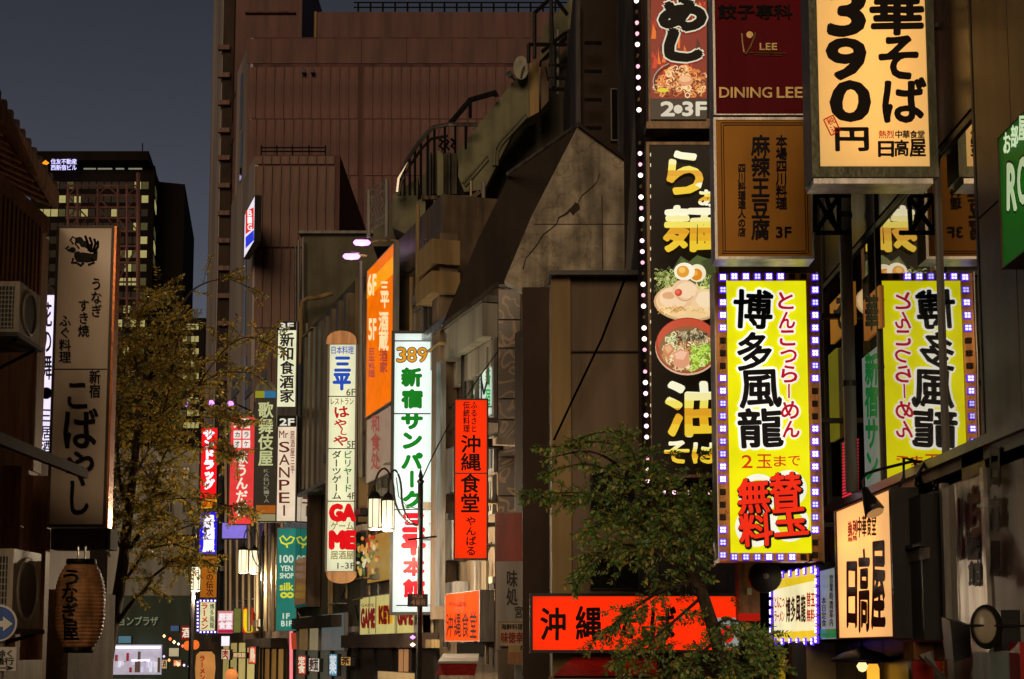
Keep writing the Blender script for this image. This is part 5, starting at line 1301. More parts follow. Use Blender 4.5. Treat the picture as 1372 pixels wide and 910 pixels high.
# vertical poster with red and black brush strokes, unlit
VP_ = sign('brushed_poster', 'pale vertical poster with red and black brush strokes behind the round wall lamp', G, 1281, 640, 1319, 842, mat('poster_paper', (.20, .18, .18), .25, var=.1, scale=2, bump=0), case=M['alu'], depth=.03, border=.8, off=.035)
LT = Letters(G, .08, nib=.04, brush=.03, off=.035); LT.put('い', 1284, 672, 1296, 750); LT.put('ち', 1298, 655, 1316, 720); LT.build(mat('poster_red', (.22, .02, .015), .5, bump=0), VP_, 'red_lettering')
LT = Letters(G, .06, nib=.04, brush=.02, off=.036); LT.put('番', 1294, 718, 1314, 750); LT.put('館', 1298, 752, 1315, 785); LT.build(paint('#100c0c', .5), VP_)
mb = MB(); G.box(mb, 1288, 600, 1318, 638, .03, .04); o = mb.build('yellow_notice', mat('dull_yellow', (.4, .3, .03), .4, bump=0)); tag(o, 'dull yellow notice with nothing legible, just above the brushed poster', 'notice')
WL = thing('raised_characters', 'three black raised characters running down the near stone wall', 'sign', G.hit(1334, 770))
for ch, y0, y1 in (('日', 603, 650), ('高', 666, 710), ('屋', 727, 771)):
    LT = Letters(G, .07, nib=.03, off=.05); LT.put(ch, 1327, y0, 1340, y1); LT.build(BLK, WL, 'character')
    o = LT

# ---- left side signs
P20 = facing(20)
ks = sign('restaurant_sign', 'tall unlit cream sign with a crest and black brush characters near the timber house', P20, 69, 302, 147, 706, mat('cream_acrylic', (.88, .74, .60), .22, var=.06, scale=.8, bump=.02, bscale=3, grime=.12), case=mat('dark_bronze', (.06, .045, .04), .4, metal=.5), depth=.25, border=3.5)
mb = MB(); P20.box(mb, 72.5, 494, 143.5, 495.5, -.02, -.005); mb.build('seam', M['steel'], ks)
mb = MB(); P20.box(mb, 147, 303, 150, 735, -.2, .02); mb.build('edge_strip', mat('copper_edge', (.5, .17, .06), .3, metal=.7), ks)
mb = MB(); P20.box(mb, 68, 708, 148, 736, -.35, .02); mb.build('bottom_beam', M['darkbrown'], ks)
LT = Letters(P20, .035, nib=.035, brush=.016, off=.0)
LT.put('こ', 91, 514, 116, 547); LT.put('ば', 86, 549, 130, 600); LT.put('や', 88, 605, 126, 651, rot=.2); LT.put('し', 95, 645, 118, 690)
LT.build(paint('#120e0c', .5), ks)
LT = Letters(P20, .02, nib=.03, brush=.012, off=.0); LT.vcol('うなぎ', 129, 372, 426, 15); LT.vcol('すき焼', 112, 401, 452, 15); LT.vcol('ふぐ料理', 87, 422, 487, 16); LT.vcol('新宿', 127, 496, 534, 15)
LT.build(paint('#120e0c', .5), ks, 'small_lettering')
mb = MB(); CR = paint('#17130f', .5)
def stroke(pts, w): 
    m_ = MB(); m_.tube([P20.hit(x, y, -.004) for x, y in pts], w, 4); m_.build('crest_stroke', CR, ks)
stroke([(98, 327), (94, 322), (97, 317), (102, 320), (101, 327), (106, 333)], .012)
for i, (x, y, r) in enumerate(((106, 322, 5.5), (112, 327, 5.5), (118, 330, 4.5), (97, 335, 4.5), (104, 341, 5))):
    m_ = MB(); disc(m_, P20, x, y, r, r * .85, off=-.009 + i * .0004, n=12); m_.build('crest_petal', CR, ks)
for p_ in ([(121, 338), (123, 326), (120, 318)], [(124, 338), (128, 326), (126, 320)], [(126, 340), (131, 330), (131, 323)], [(119, 336), (117, 324), (114, 316)], [(98, 346), (96, 352), (103, 352)], [(122, 347), (126, 352), (118, 355)], [(92, 330), (88, 333), (93, 336)], [(112, 352), (108, 356), (104, 353)]): stroke(p_, .016)
m_ = MB(); m_.add([P20.hit(x, y, -.007) for x, y in ((99, 344), (110, 338), (124, 340), (131, 336), (130, 349), (118, 352), (103, 351))], [tuple(range(7))]); m_.build('crest_leaf', CR, ks)
mb = MB(); mb.tube([W(143, 740, 20), W(140, 720, 20), W(147, 746, 20)], .015, 4); mb.build('hanger', M['alu'], ks)
P26 = facing(25)
vs = sign('violet_lit_sign', 'narrow white sign glowing violet at its edges, half hidden behind the cream restaurant sign', P26, 50, 394, 74, 612, em('#efe4ff', 1.15), case=mat('violet_case', (.1, .05, .3), .4), depth=.25, border=1.4)
LT = Letters(P26, .03, nib=.02, brush=.02, off=.0); LT.vcol('花の舞', 62, 405, 510, 15); LT.put('三', 56, 549, 68, 565); LT.vcol('居酒', 62, 570, 608, 14); LT.build(paint('#2a2050', .5), vs)
mb = MB(); mb.lathe(P26.hit(62, 527, .005), [(.1, 0), (.1, -.006), (.075, -.006), (.075, 0)], 20, axis='y'); mb.build('ring_mark', paint('#2a2050', .5), vs)
# paper lantern
lan = thing('paper_lantern', 'large brown paper lantern with black characters hanging below the cream sign', 'lantern', W(107, 812, 17))
c = W(107, 812, 17); mb = MB(); R_ = .268; Hh = .46
prof = []
for i in range(133):
    t = -1 + 2 * i / 132; r = R_ * (1 - abs(t) ** 3.2 * .42) - .005 + .012 * abs(sin(pi * i / 6)) ** .6; prof.append((r, t * Hh))
mb.lathe(c, prof, 32); mb.build('shade', mat('lantern_paper', (.46, .22, .09), .45, var=.5, scale=5, bump=.1, grime=.5), lan, True)
for z0, z1 in ((Hh, Hh + .06), (-Hh - .06, -Hh)):
    mb = MB(); mb.lathe(c, [(.16, z0), (.165, (z0 + z1) / 2), (.16, z1)], 24); mb.build('ring', BLK, lan)
for x in (-.04, .04):
    mb = MB(); mb.tube([c + Vector((x, 0, Hh + .05)), c + Vector((x, 0, Hh + .2))], .01, 5); mb.build('hook', M['alu'], lan)
LT = Letters(facing(17), .04, nib=.04, brush=.015, off=0)
for ch, y0, y1 in (('う', 765, 785), ('な', 786, 808), ('ぎ', 809, 832), ('屋', 833, 858)): LT.put(ch, 92, y0, 113, y1)
for v in LT.mb.v:       # wrap the characters round the paper
    dx = v.x - c.x; zz = (v.z - c.z) / Hh; r = R_ * (1 - abs(zz) ** 3.2 * .42) + .016; a = dx / r; v.x = c.x + r * sin(a); v.y = c.y - r * cos(a)
LT.build(BLK, lan)
# air conditioners
def aircon(label, x0, y0, x1, y1, D, D2, gx):
    a = W(x0, y1, D); b = W(x1, y0, D); z0, z1 = a.z, b.z; X1 = b.x
    r = thing('air_conditioner', label, 'air conditioner', ((a.x + X1) / 2, D, z0), 'outdoor air conditioner units on the timber house')
    mb = MB(); mb.box((a.x, D, z0), (X1, D2, z1)); mb.build('casing', M['acwhite'], r)
    w = X1 - a.x
    for i in range(9):
        zz = z0 + (z1 - z0) * (.12 + .085 * i); mb = MB(); mb.box((X1 - w + .02, D - .02, zz), (X1 - .06, D, zz + .012)); mb.build('grille_bar', M['cornice'], r)
    mb = MB(); mb.box((X1 - w + .02, D - .006, z0 + (z1 - z0) * .1), (X1 - .06, D - .001, z0 + (z1 - z0) * .9)); mb.build('coil', M['black'], r)
    for i in range(5):
        xx = X1 - w + .05 + (w - .13) * i / 4; mb = MB(); mb.box((xx, D - .024, z0 + (z1 - z0) * .1), (xx + .01, D - .006, z0 + (z1 - z0) * .9)); mb.build('grille_bar', M['cornice'], r)
    ym, zm, rr = (D + D2) / 2, (z0 + z1) / 2, min((D2 - D) * .42, (z1 - z0) * .42)
    mb = MB(); mb.lathe((X1, ym, zm), [(rr, 0), (rr, .02), (rr * .9, .025), (rr * .88, .003)], 24, axis='x'); mb.build('fan_ring', M['acwhite'], r)
    mb = MB(); mb.lathe((X1, ym, zm), [(rr * .85, .001), (rr * .84, .008)], 24, axis='x'); mb.build('fan_opening', M['black'], r)
    mb = MB(); mb.box((a.x - .2, D - .1, z0 - .05), (X1 + .03, D2 + .1, z0)); mb.build('shelf', M['steel'], r)
    for y in (D + .05, D2 - .05):
        mb = MB(); mb.tube([(X1 - .02, y, z0 - .05), (-6.3, y, z0 - .4)], .02, 4); mb.build('bracket', M['steel'], r)
aircon('upper air conditioner unit with a white grille under the slatted wall', -10, 377, 27, 447, 17.0, 17.75, 0)
aircon('lower air conditioner unit beside the paper lantern', -20, 735, 19, 842, 15.4, 16.3, 0)
# road sign
rsn = thing('road_sign', 'round blue arrow sign above a small white plate at the picture edge', 'road sign', W(6, 905, 12))
c = W(-1, 835, 12); mb = MB(); mb.lathe(c, [(.14, .0), (.145, -.01), (.14, -.015)], 28, axis='y'); mb.build('rim', paint('#d8d8d8'), rsn)
mb = MB(); mb.lathe(c + Vector((0, -.017, 0)), [(.13, 0), (.13, -.003)], 28, axis='y'); mb.build('disc', mat('road_blue', (.02, .09, .38), .35, var=.1, bump=0), rsn)
mb = MB(); pp = facing(12)
mb.add([pp.hit(x, y, .03) for x, y in ((-14, 832), (4, 832), (4, 826), (17, 836), (4, 846), (4, 840), (-14, 840))], [tuple(range(7))]); mb.build('arrow', paint('#d8dcd8'), rsn)
mb = MB(); pp.box(mb, -22, 867, 22, 899, -.02, 0); mb.build('plate', mat('plate_white', (.5, .5, .48), .4, var=.1, bump=0), rsn)
LT = Letters(pp, .03, off=.004); LT.hrow('を除く', -16, 19, 871, 881); LT.hrow('通行', -8, 19, 881, 891); LT.put('→', -2, 892, 18, 898); LT.build(BLK, rsn)
mb = MB(); mb.tube([(c.x + .0, 12.06, 0), (c.x, 12.06, W(0, 812, 12).z)], .03, 8); mb.build('pole', M['greymetal'], rsn)

# ---- street lanterns on posts
def street_lantern(label, px, py, D, post_px, sc_=1.0, power=60, n=2, arms=True, group='street lanterns on iron posts'):
    c = W(px, py, D); base = W(post_px, 868, D)
    r = thing('street_lantern', label, 'street lamp', (base.x, D, 0), group)
    mb = MB(); ptop = W(post_px, 648, D).z if arms else c.z + .9
    mb.tube([(base.x, D, 0), (base.x, D, ptop)], .055, 8); mb.build('post', M['steel'], r)
    mb = MB(); mb.lathe((base.x, D, ptop), [(.055, 0), (.08, .05), (.03, .1), (.05, .15), (.005, .32)], 8); mb.build('finial', M['steel'], r)
    for k in range(n):
        cc = c + Vector(((k - (n - 1) / 2) * .26 * sc_, (k % 2) * .35, 0)); h = .31 * sc_; rad = .13 * sc_
        mb = MB(); mb.lathe(cc, [(rad * .96, -h), (rad, -h * .5), (rad, h * .5), (rad * .96, h)], 10); mb.build('glass', em('#fff0c8', 1.25), r)
        mb = MB(); mb.tube([cc + Vector((0, 0, -h * .7)), cc + Vector((0, 0, h * .7))], rad * .3, 6); 
        for j in range(6):
            a = 2 * pi * j / 6 + .3; d = Vector((cos(a), sin(a), 0)) * (rad + .008)
            mb = MB(); mb.tube([cc + d - Vector((0, 0, h)), cc + d + Vector((0, 0, h))], .008, 4); mb.build('cage_bar', M['steel'], r)
        mb = MB(); mb.lathe(cc, [(rad * 1.2, h), (rad * 1.15, h + .04), (rad * .7, h + .13), (rad * .25, h + .17), (.02, h + .26)], 12); mb.build('cap', M['steel'], r)
        mb = MB(); mb.lathe(cc, [(rad * .8, -h - .05), (rad * 1.15, -h - .02), (rad * 1.1, -h)], 12); mb.build('base_ring', M['steel'], r)
        top = cc + Vector((0, 0, h + .24))
        dx = base.x - cc.x
        pts = []
        for i in range(13):
            t = i / 12; a = pi * t
            pts.append(Vector((cc.x + dx * .42 * (1 - cos(a)) / 2, cc.y + (D - cc.y) * t * .5, top.z + .42 * sin(a) * sc_ - (0 if t < .5 else (t - .5) * .3))))
        q = pts[-1]
        for i in range(1, 9):
            t = i / 8; pts.append(Vector((q.x + (base.x - q.x) * t ** 1.5, q.y + (D - q.y) * t, q.z - (q.z - (c.z - .25)) * (1 - (1 - t) ** 2))))
        mb = MB(); mb.tube(pts, .022, 6); mb.build('arm', M['steel'], r)
        l = bpy.data.lights.new('lantern_light', 'POINT'); l.energy = power / n; l.color = (1, .78, .5); l.shadow_soft_size = .12
        lo = bpy.data.objects.new('lantern_light', l); COL.objects.link(lo); lo.location = cc + Vector((0, 0, -h - .16)); 
    return r
l1 = street_lantern('black iron post with two lit lanterns in front of the white tower sign', 510, 688, 31, 562, .94, 1150)
for k in (0, 1): pass
mb = MB(); facing(30.9).box(mb, 546, 796, 573, 813, .0, .05); mb.build('name_plate', mat('dark_plate', (.03, .012, .05), .4), l1)
LT = Letters(facing(30.9), .02, off=.06); LT.put('MOA', 553, 797, 567, 802); LT.hrow('4番街', 550, 570, 803, 811); LT.build(em('#b07a50', .4), l1)
mb = MB(); facing(30.9).box(mb, 531, 810.5, 546, 812, .0, .03); mb.build('name_plate_arm', M['steel'], l1)
mb = MB(); mb.tube([W(547, 723, 30.9), W(585, 719, 30.9)], .02, 5); mb.build('cross_bar', M['steel'], l1)
mb = MB(); mb.tube([W(531, 640, 30.9), W(534, 665, 30.9), (W(545, 678, 30.9)), W(560, 682, 30.9)], .01, 4); mb.build('cable', M['steel'], l1)
l2 = street_lantern('distant lit lantern on an iron post left of the teal sign', 332, 752, 58, 350, 1.35, 900, arms=False)
l3 = street_lantern('single glaring lantern beside the orange vertical sign', 262, 775, 34, 256, .8, 1000, n=1, arms=False)

# lamps over the orange banner
for i, (lx, ly, bx, by, lab) in enumerate(((485, 325, 525, 322, 'upper of two magenta tinted lamps reaching out above the orange banner'), (471, 343.5, 492, 343, 'lower of two magenta tinted lamps reaching out above the orange banner'))):
    D_ = 41
    r = thing('banner_lamp', lab, 'lamp', W(bx, by, D_), 'lamps over the orange banner')
    mb = MB(); mb.tube([W(bx + (30 if i == 0 else 0), by + (4 if i == 0 else 0), D_), W(bx, by, D_), W((lx + bx) / 2, (ly + by) / 2 - 1, D_), W(lx + 7, ly, D_)], .03, 6); mb.build('arm', M['ochre'], r)
    cc = W(lx, ly, D_); mb = MB()
    mb.lathe(cc, [(.02, -.24), (.08, -.18), (.1, 0), (.08, .18), (.02, .24)], 12, axis='x'); mb.build('lamp_glass', em('#f0a0ff', 2.6), r, True)
    mb = MB(); mb.lathe(cc + Vector((.0, 0, .06)), [(.04, -.2), (.08, 0), (.04, .22)], 10, axis='x'); mb.build('hood', M['greymetal'], r, True)
    l = bpy.data.lights.new('banner_light', 'POINT'); l.energy = 2; l.color = (1, .8, .75); l.shadow_soft_size = .1
    lo = bpy.data.objects.new('banner_light', l); COL.objects.link(lo); lo.location = cc + Vector((0, -.1, -.2))
for px, py, D_, lab in ((250, 541, 85, 'violet street lamp among the tree twigs'), (283, 540, 84, 'violet street lamp left of the coral sign top'), (309, 541, 83, 'violet street lamp just above the coral sign')):
    c = W(px, py, D_); r = thing('violet_lamp', lab, 'lamp', c, 'violet lamps high over the far street')
    mb = MB(); mb.lathe(c, [(.02, -.18), (.13, -.1), (.17, 0), (.13, .1), (.02, .18)], 10, axis='x'); mb.build('lamp_glass', em('#c87cff', 3.0), r, True)
    mb = MB(); mb.tube([c + Vector((.15, 0, .05)), c + Vector((1.6, .3, -.6))], .05, 5); mb.build('arm', M['steel'], r)

# ---- right foreground lamps and clutter
def spot(label, pts, D, head, r_=.07):
    r = thing('sign_spotlight', label, 'lamp', W(*pts[-1], D), 'black arm lamps over the cream wall sign')
    mb = MB(); mb.tube([W(x, y, D) for x, y in pts], .014, 6); mb.build('arm', M['black'], r)
    (ax, ay), (bx, by) = head; a, b = W(ax, ay, D), W(bx, by, D - .1); d = b - a
    mb = MB(); mb.tube([a, a + d * .35, a + d * .5, a + d * .75, b], .03, 12, r2=r_); mb.build('lamp_head', M['black'], r, True)
    mb = MB(); mb.tube([b, b + d.normalized() * .012], r_ * .85, 12); mb.build('lens', M['pane'], r)
spot('black arm lamp whose round head hangs before the cream wall sign', [(1252, 612), (1215, 620), (1175, 630), (1160, 635), (1155, 645), (1157, 657)], 12.2, ((1158, 655), (1172, 686)), .085)
spot('slim black arm lamp pointing down beside the yellow reflection', [(1196, 672), (1211, 640), (1211, 614), (1222, 616), (1228, 625), (1229, 634)], 12.0, ((1229, 630), (1230, 652)), .025)
spot('thin black hooked arm lamp nearest the mullion', [(1228, 640), (1240, 618), (1247, 615), (1252, 622), (1254, 640)], 11.6, ((1253, 632), (1254, 654)), .022)
pd = thing('shaded_lamp', 'wide black shaded lamp below the cream wall sign', 'lamp', W(1155, 888, 13.2))
c = W(1155, 880, 13.2); mb = MB(); mb.lathe(c, [(.27, -.045), (.26, -.02), (.16, .035), (.06, .06), (.02, .09)], 20); mb.build('shade', M['black'], pd, True)
mb = MB(); mb.tube([c + Vector((0, 0, .08)), c + Vector((0, 0, .22)), c + Vector((.5, 0, .22))], .012, 5); mb.build('stem', M['black'], pd)
mb = MB(); mb.lathe(c, [(.03, -.05), (.05, -.08), (.03, -.12), (.005, -.13)], 10); mb.build('bulb', em('#ffd890', 1.6), pd, True)
yl = thing('amber_lantern', 'small amber glowing lantern under the wide black lamp shade', 'lantern', W(1170, 910, 13.4))
c = W(1170, 905, 13.4); mb = MB(); mb.lathe(c, [(.04, -.1), (.055, -.06), (.055, .06), (.04, .1)], 12); mb.build('shade', em('#ffb838', 1.1), yl, True)
mb = MB(); mb.lathe(c, [(.045, .1), (.045, .115)], 12); mb.build('ring', BLK, yl)
dl = thing('round_wall_lamp', 'round flood lamp with cream lens held by a black bracket on the near wall', 'lamp', W(1325, 840, 9.6))
c = W(1322, 840, 9.6); mb = MB(); mb.lathe(c, [(.02, .12), (.09, .09), (.135, .03), (.14, 0), (.13, -.01)], 28, axis='y', sx=.72); mb.build('housing', M['black'], dl, True)
mb = MB(); mb.lathe(c + Vector((-.015, 0, 0)), [(.118, -.012), (.09, -.03), (.03, -.04), (.005, -.041)], 28, axis='y', sx=.68); mb.build('lens', mat('cream_lens', (.38, .34, .26), .25, var=.08, bump=0), dl, True)
mb = MB(); mb.tube([W(1372, 839, 9.6), W(1290, 838, 9.55)], .009, 5); mb.build('rod', M['black'], dl)
mb = MB(); mb.box(W(1343, 872, 9.6), W(1356, 818, 9.75)); mb.build('bracket', M['black'], dl)
bl = thing('black_box_lamp', 'square black box lamp tilted down beside the round lamp', 'lamp', W(1285, 885, 10))
mb = MB(); mb.prism([W(1273, 832, 10), W(1300, 838, 10), (W(1302, 880, 10)), W(1278, 888, 10)], (0, .2, .03)); mb.build('housing', M['black'], bl)
mb = MB(); mb.tube([W(1300, 838, 10), W(1315, 836, 9.9)], .012, 5); mb.build('arm', M['black'], bl)
rd_ = sign('red_menu_sign', 'red sign with yellow characters at the bottom beside the orange wall', facing(11.5), 1222, 884, 1296, 930, mat('menu_red', (.45, .02, .015), .4, var=.15, bump=0), case=M['black'], depth=.1, border=1)
LT = Letters(facing(11.5), .05, brush=.01, off=0); LT.hrow('麺飯', 1262, 1294, 884, 910); LT.build(paint('#c8a030', .5), rd_)
mb = MB(); mb.tube([W(1236, 884, 11.3), W(1243, 878, 11.3), W(1262, 912, 11.2), W(1256, 925, 11.2)], .05, 6); tag(mb.build('grey_fitting', M['greymetal']), 'slanting grey metal fitting in front of the red sign', 'metal fitting')
mb = MB(); facing(11.8).box(mb, 1224, 860, 1311, 884, -.3, 0); tag(mb.build('orange_board', mat('orange_board_paint', (.30, .11, .02), .6)), 'dull orange board above the red sign, right of the shaded lamp', 'board')
mb = MB(); facing(9.4).box(mb, 1327, 874, 1362, 925, -.35, 0); tag(mb.build('teal_bin', mat('teal_grey_plastic', (.10, .14, .15), .5)), 'grey teal box standing under the round wall lamp', 'box')
mb = MB(); facing(9.2).box(mb, 1367, 860, 1385, 925, -.2, 0); tag(mb.build('red_board', mat('menu_red', (0, 0, 0))), 'red board edge cut by the picture border, beside the teal grey box', 'board')
cw_ = thing('cream_doorway', 'dim cream lit doorway wall below the small yellow noodle sign', 'doorway', W(1110, 905, 15.4))
mb = MB(); facing(15.4).box(mb, 1081, 861, 1144, 950, -.1, 0); mb.build('wall', mat('cream_paint', (.42, .34, .16), .7), cw_)
mb = MB(); facing(15.4).box(mb, 1062, 861, 1079, 950, -.1, .1); mb.build('jamb', M['black'], cw_)
yn = sign('yellow_strip_sign', 'thin yellow vertical strip sign low between tree and doorway', facing(15.9), 1043, 871, 1053, 940, em('#b89820', .5), case=M['black'], depth=.1, border=.5)
mb = MB(); facing(15.9).box(mb, 990, 752, 1018, 832, -.3, -.05)
dsp = thing('menu_box', 'wooden menu box with a red bottom edge between the tree and the wall fan', 'menu box', W(1005, 832, 15.9)); mb.build('case', mat('menu_wood', (.26, .12, .05), .4, var=.4, scale=8), dsp)
mb = MB(); facing(15.9).box(mb, 990, 822, 1018, 832, -.04, -.02); mb.build('red_edge', em('#c81c10', .6), dsp)
mb = MB(); facing(15.9).box(mb, 1001, 788, 1007, 797, -.04, -.02); mb.build('white_tag', paint('#c8c0a8'), dsp)
wf = thing('wall_fan', 'round grey wall fan hood in the gap under the big yellow sign', 'wall fan', W(1027, 775, 15.5))
c = W(1026, 772, 15.5); mb = MB(); mb.lathe(c, [(.15, -.02), (.17, .02), (.17, .1), (.1, .14)], 22, axis='y'); mb.build('hood', M['steel'], wf, True)
mb = MB(); mb.lathe(c, [(.14, -.01), (.12, .0), (.03, -.02), (.01, -.03)], 22, axis='y'); mb.build('fan_disc', M['greymetal'], wf, True)
bx_ = thing('steel_bracket_frame', 'black steel bracket frame below the 390 sign', 'bracket frame', W(1112, 314, 13.2))
for q in (((1092, 262), (1140, 262)), ((1092, 312), (1140, 312)), ((1092, 262), (1092, 312)), ((1124, 262), (1124, 312)), ((1094, 310), (1122, 266)), ((1100, 240), (1118, 300)), ((1094, 266), (1122, 308))):
    mb = MB(); mb.tube([W(*q[0], 13.3), W(*q[1], 13.3)], .022, 4); mb.build('bar', M['black'], bx_)
gp = thing('grey_downpipe', 'pale grey downpipe running up before the dark glass beside the yellow sign', 'pipe', (3.12, 13.9, 3.72))
mb = MB(); mb.tube([(3.12, 13.9, 3.72), (3.12, 13.9, 12)], .06, 14); mb.build('pipe', M['greymetal'], gp, True)
for z in (4.7, 6.3, 8.2):
    mb = MB(); mb.lathe((3.12, 13.9, z), [(.068, 0), (.068, .05)], 14); mb.build('collar', M['steel'], gp)
def glass_reflection(name, lab, x0, y0, x1, y1, m, tx, tm, w=.05, col=True):  # sheets added on the glass, painting the signs' reflections as colour
    r = thing(name, lab, 'painted reflection', G.hit((x0 + x1) / 2, y1, .02)); mb = MB(); G.box(mb, x0, y0, x1, y1, .004, .02); mb.build('sheet', m, r)
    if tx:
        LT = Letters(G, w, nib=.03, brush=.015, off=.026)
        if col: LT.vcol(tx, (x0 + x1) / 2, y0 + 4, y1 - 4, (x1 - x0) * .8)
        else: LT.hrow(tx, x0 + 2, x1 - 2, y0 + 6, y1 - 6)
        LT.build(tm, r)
glass_reflection('reflection_panel', 'amber painted reflection with dark brushed marks on the glass beside the yellow sign', 1112, 392, 1142, 448, em('#b87828', .5), 'そ', BLK)
glass_reflection('reflection_panel', 'tan painted reflection with dark brushed marks right of the grey downpipe', 1157, 392, 1179, 448, em('#b87030', .45), '華', BLK)
glass_reflection('reflection_panel', 'pale vertical painted reflection with green characters on the glass right of the grey downpipe', 1157, 470, 1179, 650, em('#aab0a0', .32), '新宿サン', em('#189040', .3), .06)
glass_reflection('reflection_panel', 'narrow dull yellow painted reflection low on the glass beside the yellow sign', 1111, 470, 1122, 590, em('#8c8420', .4), '', BLK)
glass_reflection('reflection_panel', 'dark red vertical painted reflection on the glass left of the grey downpipe', 1124, 460, 1141, 584, mat('deep_red_reflection', (.16, .012, .012), .4, bump=0), '', BLK)
r = thing('reflected_lamps', 'rows of reflected red lamps painted as a glowing panel below the dark red one', 'painted lamp reflection', G.hit(1134, 676, .03))  # glowing rows paint the reflection of red lamps on the glass
mb = MB(); G.box(mb, 1127, 588, 1141, 676, .004, .03); mb.build('board', M['black'], r)  # dark backing of the painted lamp reflection
for j in range(20):
    mb = MB(); G.box(mb, 1128.5, 591 + j * 4.2, 1139.5, 593.2 + j * 4.2, .03, .04); mb.build('reflected_row', em('#e03040', .9), r)
# electric meter boxes in the dark bay
eb = thing('black_meter_box', 'tall black cabinet fixed beside the cream wall sign', 'cabinet', G.hit(1215, 860, .12))
mb = MB(); G.box(mb, 1199, 668, 1236, 858, .0, .16); mb.build('cabinet', M['black'], eb)
mb = MB(); G.box(mb, 1206, 730, 1232, 735, .16, .2); mb.build('handle', M['steel'], eb)
mb = MB(); G.box(mb, 1206, 738, 1244, 752, .16, .17); mb.build('label_plate', M['stonewall'], eb)

# ---- street level shop fronts seen between the signs
def shopfront(label, plane, x0, y0, x1, y1, col, st, wood=None):
    r = thing('storefront', label, 'storefront', plane.hit((x0 + x1) / 2, y1, .2))
    t0, t1, z0, z1 = plane.rect(x0, y0, x1, y1); z0 = .12
    mb = MB(); plane.tbox(mb, t0, t1, z1, z1 + .35, .02, .6); mb.build('fascia', wood or M['darkbrown'], r)
    n = 4
    for i in range(n + 1):
        a = t0 + (t1 - t0) * i / n; mb = MB(); plane.tbox(mb, a - .05, a + .05, z0, z1, .02, .12); mb.build('post', M['steel'], r)
    for i in range(n):
        a = t0 + (t1 - t0) * i / n; b = t0 + (t1 - t0) * (i + 1) / n
        mb = MB(); plane.tbox(mb, a + .06, b - .06, z0 + .3, z1 - .05, .03, .05); mb.build('lit_pane', em(col, st * random.uniform(.5, 1.1)), r)
        mb = MB(); plane.tbox(mb, a + .06, b - .06, z0, z0 + .29, .03, .07); mb.build('plinth', M['darkbrown'], r)
    return r
random.seed(31)
for (x0, y0, x1, y1, off_, c_, s_, lab, tx, tc_) in (
    (296, 870, 308, 884, .5, '#e8d8b0', .8, 'small cream lit plate above the pale yellow storefront', '肉', '#a02010'),
    (311, 874, 330, 882, .5, '#6a3a18', .5, 'small brown wooden board above the pale yellow storefront', '居酒屋', '#e8c890'),
    (333, 866, 343, 890, .7, '#e04020', .7, 'small red vertical flag sign beside the yellow storefront', '鳥', '#ffe8c0'),
    (349, 858, 366, 868, .5, '#f0e0b0', .7, 'thin cream lit fascia sign left of the neon tube', '食堂', '#402010'),
    (398, 878, 410, 904, .5, '#d84830', .6, 'red lit menu panel low in the bluish storefront', '定食', '#fff0d0'),
    (413, 882, 428, 900, .5, '#f0e8d0', .8, 'cream lit menu panel low in the bluish storefront', '麺', '#303030'),
    (440, 876, 452, 906, .5, '#58a0b8', .6, 'pale blue lit panel low in the bluish storefront', '薬', '#f0f8ff'),
    (456, 880, 470, 892, .5, '#e0b060', .6, 'amber lit panel low in the bluish storefront', '茶', '#402010'),
    (505, 900, 556, 912, .8, '#b89868', .7, 'framed lit picture panel at the foot of the game hall', '', ''),
    ):
    a = sign('shop_sign', lab, FLINE, x0, y0, x1, y1, em(c_, s_), case=M['black'], depth=.12, border=.6, off=off_)
    if tx:
        LT = Letters(FLINE, .04, off=off_ + .01)
        if y1 - y0 > (x1 - x0) * 1.2: LT.vcol(tx, (x0 + x1) / 2, y0 + 2, y1 - 2, (x1 - x0) * .75)
        else: LT.hrow(tx, x0 + 1.2, x1 - 1.2, y0 + 1, y1 - 1)
        LT.build(em(tc_, .7), a)
for px, lab in ((534, 'left one of two upright amber light strips in the game hall entrance'), (541, 'right one of two upright amber light strips in the game hall entrance')):
    r = thing('light_strip', lab, 'light', FLINE.hit(px, 900, .1)); mb = MB(); FLINE.box(mb, px, 870, px + 3.2, 900, .1, .16); mb.build('tube', em('#c08858', .6), r)
    mb = MB(); FLINE.box(mb, px - .6, 868, px + 3.8, 870, .1, .2); mb.build('holder', M['steel'], r)
sm = thing('slatted_screen', 'row of pale upright slats above the game hall entrance', 'screen', FLINE.hit(575, 868, .2))
for i in range(22):
    x = 490 + i * 4.4; mb = MB(); FLINE.box(mb, x, 857, x + 2.6, 868, .25, .32); mb.build('slat', M['ochre'], sm)
shopfront('pale yellow lit shop front under the narrow pipes', FLINE, 300, 860, 345, 930, '#e0c878', .8)
shopfront('dim amber shop front left of the neon tube', FLINE, 348, 868, 384, 930, '#b08040', .55)
shopfront('dim shop front with bluish panels right of the neon tube', FLINE, 398, 842, 470, 930, '#6c6c58', .4)
shopfront('dark game hall entrance under the GAME sign', FLINE, 484, 868, 588, 930, '#302418', .25)
for x0, y0, x1, y1, c_, s_, lab in ((400, 826, 413, 872, '#8a6a38', .45, 'small amber wall panel left of three below the display case'), (414, 826, 427, 872, '#a89870', .5, 'small cream wall panel in the middle of three below the display case'), (430, 822, 462, 872, '#78807c', .4, 'grey blue wall panel right of the small cream one')):
    sign('wall_panel', lab, FLINE, x0, y0, x1, y1, em(c_, s_), case=M['greymetal'], depth=.1, border=.6, off=.3)
